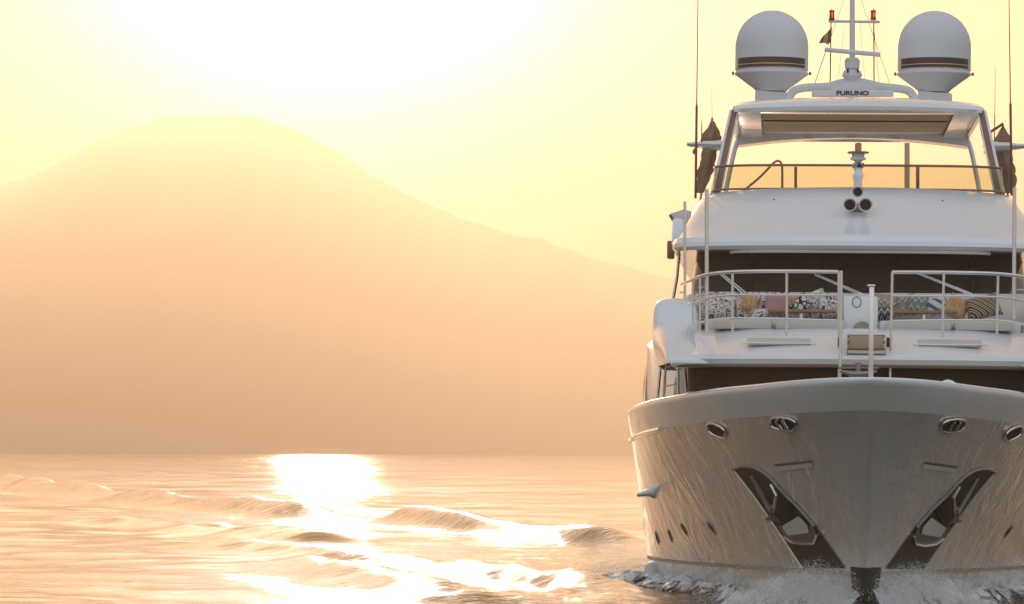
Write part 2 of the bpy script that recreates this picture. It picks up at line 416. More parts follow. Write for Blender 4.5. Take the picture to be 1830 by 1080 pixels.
    lm = N(t, 'ShaderNodeMapRange'); lm.inputs[1].default_value = 120; lm.inputs[2].default_value = 900; lm.inputs[3].default_value = .05; lm.inputs[4].default_value = .085
    t.links.new(ln.outputs['Value'], lm.inputs[0]); t.links.new(lm.outputs[0], b1.inputs['Distance'])
    t.links.new(b1.outputs[0], p.inputs['Normal'])
    me.materials.append(m)
    o = bpy.data.objects.new('sea', me); COL.objects.link(o)
    setting(o, 'calm sunlit sea with long wake ripples reaching to the mountain', 'sea')
build_sea()

# ------------------------------------------------------------------ mountain
def build_mountain():
    prof = [(-2200, 740), (-1500, 700), (-900, 610), (-500, 480), (-250, 400), (0, 330), (60, 311), (110, 286), (160, 259), (220, 229), (282, 209), (330, 205), (400, 205), (470, 212), (540, 238), (600, 273), (660, 310), (720, 343), (780, 372), (840, 397), (900, 415), (970, 427), (1030, 450), (1090, 468), (1150, 486), (1220, 500), (1350, 530), (1500, 570), (1700, 630), (1900, 690), (2300, 760), (3200, 800)]
    mb = MB(); D = 8000
    xs = np.linspace(-3100, 2500, 800); ys = list(np.linspace(6700, 8700, 70))
    pv = []
    for x in xs:
        px = x/D*F+HORX
        py = np.interp(px, [a for a, b in prof], [b for a, b in prof])
        hz = HORY+(px-HORX)*.0053
        pv.append(max(0., (hz-py)/F*D+CAMH))
    rows = []
    for y in ys:
        row = []
        t = (y-6700)/1300 if y < 8000 else (8700-y)/700
        t = max(0, min(1, t)); sh = t**1.25*(2-t)**.8 if t < 1 else 1
        for x, hgt in zip(xs, pv):
            n = noise.fractal(Vector((x/520, y/420, 3.1)), 1.0, 2.1, 6)
            gul = noise.ridged_multi_fractal(Vector((x/300, y/900, 1.7)), .9, 2.2, 5, 1., 2.)*.5-.5
            z = hgt*sh + (n*55+gul*35)*sh*(1-sh)*3.2*min(1, hgt/150) + noise.fractal(Vector((x/70, y/70, 0)), .8, 2., 5)*6*min(1, hgt*sh/60)
            row.append((x, y, z-3*(1-t)))
        rows.append(row)
    mb.grid(rows)
    m, t, p = newmat('mountain_slope')
    tc = N(t, 'ShaderNodeTexCoord'); nz = N(t, 'ShaderNodeTexNoise'); nz.inputs['Scale'].default_value = .006; nz.inputs['Detail'].default_value = 8
    t.links.new(tc.outputs['Object'], nz.inputs['Vector'])
    cr = N(t, 'ShaderNodeValToRGB'); cr.color_ramp.elements[0].position = .35; cr.color_ramp.elements[0].color = (.035, .045, .02, 1)
    cr.color_ramp.elements[1].position = .7; cr.color_ramp.elements[1].color = (.11, .095, .07, 1)
    t.links.new(nz.outputs[0], cr.inputs[0]); t.links.new(cr.outputs[0], p.inputs['Base Color']); p.inputs['Roughness'].default_value = 1
    o = mb.build('mountain', m, angle=180)
    setting(o, 'hazy broad volcano with a flat summit rising behind the sea', 'mountain')
build_mountain()

# ------------------------------------------------------------------ yacht
YT = bpy.data.objects.new('motor_yacht', None); COL.objects.link(YT); YT.matrix_world = YM
tag(YT, 'large white motor yacht seen bow on with twin domes on its roof', 'yacht')
def part(name, mb, mat, parent=None, **kw): return mb.build(name, M[mat] if isinstance(mat, str) else mat, parent or YT, **kw)

def zrim(t): return interp(t, [(0, 3.76), (3, 3.66), (7, 3.52), (12, 3.34), (16, 3.24), (22, 3.2), (36, 3.2)])
KN = .46
def stem(z): return 3.15*max(0, 1-max(z, -.9)/3.76)**.92
def half(t, z):
    zn = min(max(z, -.5)/3.3, 1.08); z1 = max(zn, 0)
    bm_ = 3.98+.22*z1 + (.0 if zn >= 0 else zn*2.5)
    ln = 17.5-4.6*z1; p = .98-.24*z1**1.6-.12*z1**2*math.exp(-t/1.8)
    u = min(t/ln, 1.)
    b = bm_*math.sin(u*math.pi/2)**p
    if t > 26: b *= 1-.0015*(t-26)**1.6
    return b
TS = [0, .02, .06, .12, .2, .3, .42, .56, .72, .9, 1.1, 1.35, 1.6, 1.9, 2.2, 2.6, 3, 3.5, 4, 4.6, 5.3, 6, 7, 8, 9, 10, 11.5, 13, 15, 17, 20, 24, 28, 32, 35]
def hull_pt(t, z):
    return half(t, z), stem(z)+t
def build_hull():
    rows = []; nl = 30
    for i in range(nl+1):
        f = i/nl; row = []
        for side in (-1, 1):
            ts = TS[::-1] if side < 0 else TS[1:]
            for t in ts:
                zk = zrim(t)-KN; z = -.7+(zk+.7)*f
                x, s = hull_pt(t, z); row.append((side*x, s, z))
        rows.append(row)
    mb = MB(); V = mb.grid(rows)
    mb.bm.faces.new([r[0] for r in V]+[r[-1] for r in V][::-1])      # transom
    hull = part('hull', mb, 'hull', angle=50)
    # bulwark band above the knuckle, with its inner face
    rows = []
    prof = [(0, .004), (.12, .02), (.25, .035), (.38, .045), (KN-.03, .05), (KN, .03)]
    for dz, off in prof:
        row = []
        for side in (-1, 1):
            ts = TS[::-1] if side < 0 else TS[1:]
            for t in ts:
                zk = zrim(t)-KN; x, s = hull_pt(t, zk)
                x2, s2 = hull_pt(t, zk+dz)
                row.append((side*(x+off+(x2-x)*.5), s+(s2-s)*.9-off*math.exp(-t*1.5), zk+dz))
        rows.append(row)
    top = rows[-1]
    def inner(pt, d, dz):
        x, s, z = pt; r = max(0, abs(x)-d)
        return (math.copysign(r, x), s+d*1.1*math.exp(-abs(x)*.6), z+dz)
    rows.append([inner(p_, .10, .0) for p_ in top]); row = []
    for side in (-1, 1):
        ts = TS[::-1] if side < 0 else TS[1:]
        for t in ts:
            x, s = hull_pt(t, 2.8); row.append((side*max(0, x-.14), s+.25*math.exp(-t*.6), 2.8))
    rows.append(row)
    mb = MB(); mb.grid(rows); bw = part('bulwark', mb, 'white', angle=50)
    # capping along the rim
    mb = MB(); pts = [Vector(p_)+Vector((0, .0, .012)) for p_ in [inner(q, .04, .0) for q in top]]
    mb.tube([p_ for p_ in pts if p_.y < 30], .035, 6); part('cap_rail', mb, 'white', bw)
    # rubbing strake along the side
    for sd_ in (-1, 1):
        mb = MB(); pts = []
        for t in [7.5, 9, 10.5, 12, 14, 17, 20, 25, 30]:
            z = zrim(t)-KN-.02; x, s = hull_pt(t, z); pts.append((sd_*(x+.02), s, z))
        mb.tube(pts, .045, 8); part('rubbing_strake', mb, 'white', hull)
    # decks
    mb = MB(); L_ = []; R_ = []
    for t in [.6, 1, 1.5, 2.2, 3, 4, 5, 7, 9, 12, 16, 22, 30, 35]:
        z = zrim(t)-.85; x, s = hull_pt(t, z); L_.append((-x+.05, s, 2.85)); R_.append((x-.05, s, 2.85))
    mb.grid([L_, R_]); part('foredeck', mb, 'teak')
    return hull
HULL = build_hull()
bpy.context.view_layer.update()
_bm = bmesh.new(); _bm.from_mesh(HULL.data); HB = BVHTree.FromBMesh(_bm)
def on_hull(px, py, off=.012):
    o, d = ray(px, py); o = YI @ o; d = (YI.to_3x3() @ d).normalized()
    h, n, i, dist = HB.ray_cast(o, d)
    if h is None: return L(px, py, 4)
    if n.dot(d) > 0: n = -n
    return h+n*off
def mir(p, s): return Vector((p[0]*s, p[1], p[2])) if s > 0 else Vector((-p[0], p[1], p[2]))
# everything below is surveyed on the left half and mirrored about the keel line
def hull_patch(quad_rows, off=.012, sgn=1):
    """rows of photo points laid on the hull skin, subdivided"""
    rows = []
    for A, B in zip(quad_rows, quad_rows[1:]):
        for k in range(6):
            t = k/6; row = []
            a0 = (A[0][0]+(B[0][0]-A[0][0])*t, A[0][1]+(B[0][1]-A[0][1])*t); a1 = (A[1][0]+(B[1][0]-A[1][0])*t, A[1][1]+(B[1][1]-A[1][1])*t)
            for j in range(7):
                u = j/6; row.append(mir(on_hull(a0[0]+(a1[0]-a0[0])*u, a0[1]+(a1[1]-a0[1])*u, off), sgn))
            rows.append(row)
    A = quad_rows[-1]
    rows.append([mir(on_hull(A[0][0]+(A[1][0]-A[0][0])*j/6, A[0][1]+(A[1][1]-A[0][1])*j/6, off), sgn) for j in range(7)])
    return rows

for sg in (1, -1):
    # steel-lined anchor pocket running down towards the stem
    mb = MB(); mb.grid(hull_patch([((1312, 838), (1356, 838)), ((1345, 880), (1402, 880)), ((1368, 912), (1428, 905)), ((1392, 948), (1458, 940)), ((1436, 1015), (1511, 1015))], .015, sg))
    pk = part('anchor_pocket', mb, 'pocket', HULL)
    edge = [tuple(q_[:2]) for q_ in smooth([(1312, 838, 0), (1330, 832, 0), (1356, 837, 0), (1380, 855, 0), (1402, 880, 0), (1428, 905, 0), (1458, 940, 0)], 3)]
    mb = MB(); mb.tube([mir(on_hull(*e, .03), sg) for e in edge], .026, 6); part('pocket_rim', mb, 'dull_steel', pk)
    edge = [(1312, 838), (1345, 880), (1368, 912), (1392, 948), (1436, 1015)]
    mb = MB(); mb.tube([mir(on_hull(*e, .02), sg) for e in edge], .016, 6); part('pocket_rim', mb, 'pale_steel', pk)
    # bright scuffed shoe plate
    mb = MB(); mb.grid(hull_patch([((1402, 938), (1432, 920)), ((1408, 950), (1447, 936)), ((1414, 955), (1450, 950))], .05, sg)); part('anchor_shoe', mb, 'cream', pk)
    mb = MB(); mb.grid(hull_patch([((1392, 938), (1455, 938)), ((1404, 958), (1463, 955)), ((1418, 968), (1458, 969))], .03, sg)); part('wear_plate', mb, 'dull_steel', pk)
    mb = MB(); mb.tube([mir(on_hull(*e, .04), sg) for e in [(1404, 958), (1418, 968), (1440, 971), (1458, 969), (1463, 955)]], .022, 6); part('chain_guard', mb, 'steel', pk)
    # anchor: shank, crown and two flukes
    def A(px, py, off):
        o, d = ray(px, py); d = (YI.to_3x3() @ d).normalized(); return mir(on_hull(px, py, .0)-d*off, sg)
    an = MB()
    an.tube([A(1343, 850, .05), A(1361, 882, .12), A(1379, 915, .22)], [.035, .05, .05], 8)
    anc = part('anchor', an, 'dull_steel')
    mb = MB(); a, b, c, d = A(1385, 865, .10), A(1424, 908, .14), A(1402, 934, .20), A(1381, 920, .30)
    mb.prism([a, b, c, d], (0, .05, 0), .008); part('fluke', mb, 'pocket', anc)
    mb = MB(); mb.tube([A(1378, 866, .1), A(1388, 885, .2), A(1385, 905, .26), A(1380, 922, .3)], .03, 6); part('fluke_rim', mb, 'pale_steel', anc)
    mb = MB(); a, b, c, d, e = A(1364, 929, .25), A(1378, 920, .30), A(1386, 921, .30), A(1398, 936, .22), A(1385, 932, .28)
    mb.prism([a, b, c, d, e], (0, .08, 0), .01)
    mb.tube([A(1380, 905, .3), A(1381, 925, .32)], .045, 8); part('crown', mb, 'dull_steel', anc)
    # oval steel fairleads
    for (cx, cy, rx, ry, tl) in ((1402, 756, 23, 11, .12), (1283, 768, 16, 10, .45)):
        ring = []
        for k in range(24):
            a = 2*math.pi*k/24; ex = math.copysign(abs(math.cos(a))**.75, math.cos(a))*rx; ey = math.copysign(abs(math.sin(a))**.9, math.sin(a))*ry
            ring.append((cx+ex, cy+ey+ex*tl))
        mb = MB(); mb.face([mir(on_hull(x_, y_, .025), sg) for x_, y_ in ring]); fl = part('fairlead', mb, 'black', HULL)
        mb = MB(); mb.tube([mir(on_hull(x_, y_, .03), sg) for x_, y_ in ring], .022, 8, close=True)
        part('fairlead_rim', mb, 'steel', HULL)
        if rx > 20:
            mb = MB()
            for dx in (-6, 5): mb.tube([mir(on_hull(cx+dx-4, cy-8, .05), sg), mir(on_hull(cx+dx+4, cy+8, .05), sg)], .03, 8)
            part('fairlead_roller', mb, 'steel', HULL)
    # recessed light slot
    mb = MB(); mb.grid(hull_patch([((1386, 833), (1452, 826)), ((1390, 841), (1455, 833))], .03, sg)); part('hull_slot', mb, 'cream', HULL)
    mb = MB(); mb.grid(hull_patch([((1384, 830), (1450, 823)), ((1386, 833), (1452, 826))], .012, sg)); part('slot_shadow_strip', mb, 'dull_steel', HULL)  # dark strip laid on the skin as the slot's painted shadow line
    # slim portholes in the topsides
    for (x0, y0, x1, y1) in ((1264, 932, 1280, 955), (1217, 936, 1229, 957), (1194, 946, 1203, 970), (1172, 948, 1178, 974)):
        mb = MB(); pa, pb = Vector((x0, y0)), Vector((x1, y1)); d = (pb-pa); nrm = Vector((-d.y, d.x)).normalized()
        ring = []
        for k in range(16):
            a = 2*math.pi*k/16; q = (pa+pb)/2 + d/2*math.cos(a)*1. + nrm*1.7*math.sin(a)
            ring.append(mir(on_hull(q.x, q.y, .015), sg))
        mb.face(ring); part('porthole', mb, 'black', HULL)
# dark stem shoe at the waterline
mb = MB(); rows = []
for i in range(10):
    z = .84-i*.12; wd = .24-.012*i
    row = []
    for j in range(-4, 5):
        x = wd*j/4
        lo, hi = 0., 4.
        for _ in range(24):
            mid = (lo+hi)/2
            if half(mid, z) < abs(x)+.004: lo = mid
            else: hi = mid
        row.append((x*1.03, stem(z)+lo-.03, z))
    rows.append(row)
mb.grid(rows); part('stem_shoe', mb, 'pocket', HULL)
# waterline stripe
for sg in (1, -1):
    mb = MB(); rows = []
    for t in np.linspace(.5, 22, 40):
        z0 = .76-.012*t
        r_ = []
        for z in (z0, z0-.05):
            x, s = hull_pt(t, z); r_.append((sg*(x+.012), s-.006, z))
        rows.append(r_)
    mb.grid(rows); part('boot_stripe', mb, pmat('boot_stripe_paint', (.50, .42, .30), .4, var=.2, vscale=3), HULL)
# fin-like boarding light bracket and fender socket on the left side
def sidex(z, s):
    t = s-stem(z); return half(max(t, 0), z)
for sg in (-1, 1):
    x0 = sidex(1.95, 12.4)
    mb = MB(); rows = []
    for u, th in ((0, .05), (.12, .13), (.3, .15), (.5, .13), (.62, .08), (.8, .055), (.97, .045), (1, .02)):
        rows.append([Vector((sg*(x0-.40+.60*u), 12.0+.10*u+.16*math.cos(a), 1.98-.13*u+th*math.sin(a))) for a in np.linspace(0, 2*math.pi, 17)[:-1]])
    V = mb.grid(rows, closed=True); mb.bm.faces.new(V[-1]); mb.bm.faces.new(V[0][::-1])
    part('stabiliser_bracket', mb, 'white', HULL)
    mb = MB(); mb.lathe((sg*(sidex(.3, 16)+.10), 16, .15), [(.02, 0), (.12, .04), (.15, .18), (.12, .32), (.02, .36)], 16); part('side_fender', mb, 'dome', HULL)
# bow rollers on the rim
for x in (-.80, 1.25):
    mb = MB(); mb.tube(smooth([(x-.2, 2.6, 3.5), (x-.16, 2.6, 3.70), (x, 2.6, 3.80), (x+.16, 2.6, 3.70), (x+.2, 2.6, 3.5)]), .03, 8); part('mooring_bollard', mb, 'steel')
# windlass on the foredeck
mb = MB(); c = L(1534, 658, 4.6)
mb.tube([c+Vector((-.30, 0, -.05)), c+Vector((-.1, 0, -.10)), c+Vector((.1, 0, -.10)), c+Vector((.30, 0, -.05))], [.02, .06, .06, .02], 8)
mb.tube([c+Vector((-.33, 0, .0)), c+Vector((.33, 0, .0))], .018, 6); mb.lathe((c.x, c.y, 2.85), [(.16, 0), (.10, .1), (.05, .3), (.04, 1.1), (.05, 1.2), (.05, 1.28)], 16)
part('windlass', mb, 'dull_steel')

def ring(w, sf, dep, z, aft, p=2.6, n=40, zc=0.):
    out = [(-w, aft, z)]
    for k in range(n+1):
        a = -math.pi/2+math.pi*k/n; sn, cs = math.sin(a), math.cos(a)
        x = w*math.copysign(abs(sn)**(2/p), sn); s = sf+dep*(1-abs(cs)**(2/p))
        out.append((x, s, z+zc*(1-(x/w)**2)))
    out.append((w, aft, z)); return out
def tier(name, rings, mat, cap_top=True, cap_bot=True, parent=None, **kw):
    mb = MB(); V = mb.grid(rings, closed=True)
    if cap_top: mb.bm.faces.new(V[-1])
    if cap_bot: mb.bm.faces.new(V[0][::-1])
    return part(name, mb, mat, parent, **kw)

# lower house: pale plinth, dark front painting in the shade of the open recess under the lounge moulding
tier('forward_house', [ring(3.0, 5.75, 1.6, 2.84, 30), ring(3.0, 5.75, 1.6, 3.66, 30)], 'cream')
tier('forward_recess', [ring(2.97, 5.8, 1.6, 3.662, 29.9), ring(2.97, 5.85, 1.6, 4.10, 29.9)], 'dark')
# lounge moulding: edge, sloping front, shelf
lg = tier('lounge_moulding', [ring(3.14, 5.62, 1.7, 4.07, 12), ring(3.25, 5.45, 1.7, 4.12, 12), ring(3.28, 5.40, 1.7, 4.20, 12), ring(3.27, 5.42, 1.7, 4.27, 12), ring(3.22, 5.52, 1.7, 4.30, 12, zc=.01),
     ring(3.14, 6.05, 1.7, 4.46, 12, zc=.02), ring(3.05, 6.75, 1.6, 4.64, 12, zc=.04), ring(3.0, 7.05, 1.5, 4.72, 12, zc=.04)], 'white', angle=28)
mb = MB(); mb.tube([Vector(q)+Vector((0, -.01, 0)) for q in ring(3.18, 5.56, 1.7, 4.085, 9)][1:-1], .018, 6); part('moulding_trim', mb, 'dull_steel', lg)
for sg in (-1, 1):
    # shoulder fairings beside the lounge
    rows = []
    P_ = [(5.9, 4.18), (6.5, 4.42), (7.1, 4.62), (7.7, 4.78), (8.1, 4.9), (8.35, 5.15), (8.5, 5.27), (9.2, 5.30), (11.8, 5.30)]
    for (s, z) in P_:
        fl = min(1, max(0, (s-6)/2.2)); xo = 3.28+.30*fl; xi = 3.10-.16*fl; g = min(.12, .03+.1*fl)
        zb = 4.12
        rows.append([(sg*x, s+(0 if zz > 4.3 else .0), zz) for x, zz in ((xi-.75*(1-fl*.6), zb), (xi-.35*(1-fl*.5), min(z, 4.3+.35*fl)), (xi-.06, z-.10*fl), (xi+.05, z-.015), ((xi+xo)/2, z+.02*fl), (xo-g, z), (xo, z-g), (xo+.03*fl, (z+zb)/2), (xo-.08*fl, zb))])
    cols = [smooth(list(c_), 4) for c_ in zip(*rows)]; rows = [smooth(list(r_), 3) for r_ in zip(*cols)]
    mb = MB(); V = mb.grid(rows); mb.bm.faces.new(V[-1]); mb.bm.faces.new(V[0][::-1])
    part('shoulder_fairing', mb, 'white', lg, angle=75)
    # long vent let into the slope
    a, b, c, d = L(1542-(1542-1325), 604, 6.1), L(1435, 600, 6.1), L(1435, 606, 6.02), L(1325, 611, 6.02)
    mb = MB(); mb.box(((sg*1.42), 6.12, 4.50), (1.05, .30, .05), Matrix.Rotation(R(17), 3, 'X'), .01); part('deck_hatch', mb, 'pad', lg)
    mb = MB(); mb.box(((sg*1.42), 5.96, 4.47), (1.25, .03, .022), None, .005); part('hatch_lip', mb, 'pale_steel', lg)
# seat pads and backrest wall
for sg in (-1, 1):
    for (x0, x1) in ((.40, 1.48), (1.54, 2.55)):
        mb = MB(); mb.box((sg*(x0+x1)/2, 7.55+.12*(x1 > 2), 4.83), (x1-x0, .85, .17), None, .05); part('seat_pad', mb, 'pad')
    mb = MB(); mb.box((sg*1.5, 8.0, 4.80), (2.4, .1, .26), None, .03); part('seat_front', mb, 'cream')
    mb = MB(); mb.box((sg*1.62, 9.35, 5.18), (2.6, .12, .56), Matrix.Rotation(R(-10), 3, 'X'), .03); part('backrest', mb, P['squiggle'] if sg < 0 else 'pad')
    mb = MB(); mb.box((sg*1.05, 8.15, 5.085), (1.15, .5, .05), None, .015); tb = part('lounge_table', mb, 'teak')
    mb = MB(); mb.tube([(sg*1.05, 8.15, 4.72), (sg*1.05, 8.15, 5.05)], .045, 10); part('table_leg', mb, 'steel', tb)
tier('lounge_wall', [ring(2.75, 9.55, .6, 4.6, 12.5), ring(2.75, 9.6, .6, 5.40, 12.5)], 'white')
# centre locker and steps
mb = MB(); mb.box((-.03, 8.3, 4.98), (.60, .5, .74), None, .04); lk = part('centre_locker', mb, 'white')
mb = MB(); c = L(1531, 540, 8.02); c.y = 8.035; mb.tube([c+Vector((.075*math.cos(a), 0, .09*math.sin(a))) for a in np.linspace(0, 6.283, 17)[:-1]], .006, 5, close=True); part('locker_ring', mb, 'black', lk)
mb = MB(); mb.lathe((-.0, 8.02, 4.74), [(.001, 0), (.17, .0), (.17, .03), (.001, .031)], 20, axis=(0, -1, 0)); part('locker_lens', mb, 'dull_steel', lk)
st = MB()
for k, z in enumerate((4.36, 4.47, 4.58)):
    st.box((.02, 5.50+.18*k+.5, z+.02), (.62, 1.3, .035), None, .008)
st = part('bow_steps', st, 'teak')
mb = MB()
for k, z in enumerate((4.35, 4.46, 4.565)): mb.box((.02, 5.50+.18*k-.10, z-.025), (.6, .04, .06), None, .006)
part('step_riser', mb, 'cream', st)
mb = MB(); mb.box((.02, 6.0, 4.44), (.56, 1.1, .3), None, .01); part('step_box', mb, pmat('step_wood', (.42, .33, .22), .6, var=.3, vscale=9, stretch=(8, 1, 3)), st)
for x in (-.31, .35):
    mb = MB(); mb.box((x, 5.45, 4.46), (.035, .1, .38), None, .008); part('step_cheek', mb, 'white', st)

# wheelhouse: sill, raked windscreen, brow
tier('wheelhouse_sill', [ring(3.12, 10.15, 1.3, 4.9, 30), ring(3.1, 10.2, 1.3, 5.47, 30), ring(3.06, 10.4, 1.3, 5.50, 30)], 'cream')
ws = tier('windscreen', [ring(3.04, 10.45, 1.3, 5.502, 29.8), ring(2.96, 11.15, 1.25, 6.26, 29.8)], 'glass_dark')
for xx in (-1.95, -.62, .72, 2.0):
    mb = MB(); mb.tube([(xx, 10.46+.16*abs(xx/3)**2.6*8*.13, 5.5), (xx, 11.12+.16*abs(xx/3)**2.6, 6.25)], .012, 4); part('mullion', mb, 'black', ws)
for (a, b) in (((1287, 490), (1328, 525)), ((1456, 491), (1537, 527)), ((1640, 489), (1736, 528))):
    pa, pb = L(a[0], a[1], 10.62), L(b[0], b[1], 10.25)
    mb = MB(); mb.tube([pa, pb], .016, 6); mb.tube([pa+Vector((.05, .03, 0)), pb+Vector((.06, .03, .01))], .011, 5)
    mb.box(pb, (.09, .07, .06), None, .015); part('wiper', mb, 'pale_steel', ws)
br = tier('flybridge_brow', [ring(3.20, 10.75, 1.5, 6.27, 30), ring(3.32, 10.30, 1.6, 6.27, 30), ring(3.38, 10.2, 1.6, 6.33, 30), ring(3.38, 10.22, 1.6, 6.40, 30, zc=.01), ring(3.34, 10.36, 1.6, 6.50, 30, zc=.02), ring(3.28, 10.42, 1.6, 6.52, 30, zc=.02),
     ring(3.18, 11.0, 1.6, 6.78, 30, zc=.03), ring(3.04, 11.75, 1.6, 7.10, 30, zc=.05), ring(2.92, 12.4, 1.5, 7.34, 30, zc=.06), ring(2.82, 12.85, 1.4, 7.46, 30, zc=.08), ring(2.74, 13.1, 1.35, 7.48, 30, zc=.08)], 'white', angle=22)
mb = MB(); mb.tube([q for q in ring(2.30, 10.35, .55, 6.235, 12, n=24, p=3)][1:-1], .035, 6); part('brow_light_strip', mb, 'cream', br)
for sg in (-1, 1):
    # stepped side moulding of the brow
    mb = MB(); mb.prism([(sg*3.2, 12.4, 6.42), (sg*3.2, 12.9, 6.95), (sg*3.2, 20, 6.98), (sg*3.2, 20, 6.42)], (sg*.22, 0, 0), .05); part('brow_shoulder', mb, 'white', br)
    for q in (-1.35, 1.4):
        pass
for x in (-1.55, 1.5):
    mb = MB(); mb.lathe((x, 11.93, 7.24), [(.012, 0), (.016, .01), (.012, .02)], 8, axis=(0, -1, .8)); part('drain_dot', mb, 'black', br)
# trumpet horns and signal lamp column on the brow
hp = [((1533, 343), 9.5), ((1519, 366), 12), ((1547, 366), 12.5)]
mb = MB(); c0 = L(1533, 372, 11.45); mb.box(c0+Vector((0, .1, .0)), (.22, .3, .14), None, .03); hb = part('horn_bracket', mb, 'dull_steel')
for (pp, r) in hp:
    c = L(pp[0], pp[1], 11.1); rr = r/98.
    mb = MB(); mb.lathe((c.x, c.y+.5, c.z), [(.03, -.35), (.035, 0), (.045, .2), (.07, .36), (rr*.9, .47), (rr, .5), (rr*.98, .505), (rr*.82, .49), (rr*.6, .42), (.02, .3)], 28, axis=(0, -1, 0))
    hn = part('horn', mb, 'pale_steel', hb)
    mb = MB(); mb.lathe((c.x, c.y+.5, c.z), [(.001, .462), (rr*.8, .462), (rr*.8, .47), (.001, .4705)], 24, axis=(0, -1, 0)); part('horn_mouth', mb, 'dark', hb)
k = 97.
mb = MB(); c = L(1533, 340, 12.8); zb = c.z
def zz(y): return L(1533, y, 12.8).z
mb.lathe((c.x, 12.8, 0), [(.075, zb-.15), (.075, zz(322)), (.095, zz(318)), (.095, zz(311)), (.075, zz(308)), (.075, zz(300))], 20)
sl = part('searchlight_column', mb, 'white')
mb = MB(); mb.box((c.x, 12.8, zz(296)), (.21, .2, .085), None, .012); part('sensor_box', mb, P['lattice'], sl)
mb = MB(); mb.lathe((c.x, 12.8, 0), [(.06, zz(292)), (.07, zz(288)), (.14, zz(286)), (.15, zz(283)), (.11, zz(281)), (.12, zz(275)), (.07, zz(274))], 24); part('lamp_cup', mb, 'dome', sl)
mb = MB(); mb.lathe((c.x, 12.8, 0), [(.19, zz(274.8)), (.20, zz(273)), (.19, zz(271.5))], 24); part('lamp_disc', mb, 'bronze', sl)
mb = MB(); mb.lathe((c.x, 12.8, 0), [(.06, zz(272)), (.062, zz(258)), (.05, zz(256)), (.02, zz(255))], 16); part('lamp_lens', mb, pmat('amber_lens', (.50, .22, .12), .2, var=.3, vscale=9), sl)

# flybridge wind deflector: curved tinted glass with rails and posts
def scr(w, sf, z, n=48, dep=1.0, ext=2.0):
    r = ring(w, sf, dep, z, sf+dep+ext, n=n, p=3.4); return r
bot = scr(2.72, 13.2, 7.53); top = scr(2.68, 13.35, 7.98)
mb = MB(); mb.grid([bot, top]); gl = part('wind_deflector', mb, 'glass', angle=180)
mb = MB(); mb.tube(top, .024, 8); part('deflector_rail', mb, 'bronze', gl)
mb = MB(); mb.tube([Vector(q)+Vector((0, 0, -.0)) for q in bot], .022, 6); part('deflector_base', mb, 'bronze', gl)
for px, wd in ((1422, .028), (1640, .034)):
    a = L(px, 340, 13.25); b = L(px, 299, 13.38)
    mb = MB(); mb.tube([a, b], wd, 6); part('deflector_post', mb, 'bronze', gl)
mb = MB(); mb.tube([L(1621, 342, 14.2), L(1621, 256, 14.2)], .05, 10); part('table_pole', mb, 'tan')
mb = MB(); mb.tube(smooth([L(1333, 338, 14.4), L(1360, 315, 14.4), L(1382, 292, 14.4), L(1391, 288, 14.4), L(1397, 294, 14.4), L(1398, 310, 14.4), L(1398, 340, 14.4)]), .022, 8); part('stair_handrail', mb, 'bronze')
# sun loungers and console just inside the deflector
mb = MB(); mb.box((-.2, 16.5, 7.5), (2.6, 1.2, .2), None, .05); part('helm_console', mb, 'white')

# hardtop: fascia, underside lining, rear beam, legs
rg = []
for (w_, sf, z, zc) in ((2.28, 14.75, 9.06, .04), (2.36, 14.62, 9.075, .05), (2.40, 14.6, 9.13, .06), (2.38, 14.66, 9.20, .07), (2.28, 14.95, 9.29, .08), (2.05, 15.6, 9.36, .09), (1.6, 17, 9.38, .09)):
    rg.append(ring(w_, sf, .55, z, 21.6, p=4.5, zc=zc))
# underside with opening: outer ring to inner frame
mb = MB(); V = mb.grid(rg, closed=True); mb.bm.faces.new(V[-1])
ht = part('hardtop', mb, 'white', angle=30)
mb = MB()
for sg in (-1, 1): mb.box((sg*2.08, 18.15, 9.10), (.50, 6.8, .05), None, .01)
mb.box((0, 14.98, 9.11), (3.66, .40, .06), None, .01); mb.box((0, 21.05, 9.19), (3.66, 1.1, .05), None, .01)
part('ceiling_frame', mb, 'white', ht)
mb = MB(); mb.box((0, 17.9, 9.19), (3.68, 5.3, .04), None, .0); part('ceiling_lining', mb, 'tan', ht)
mb = MB(); mb.box((0, 17.7, 9.155), (3.6, .10, .035)); part('ceiling_seam', mb, 'band', ht)
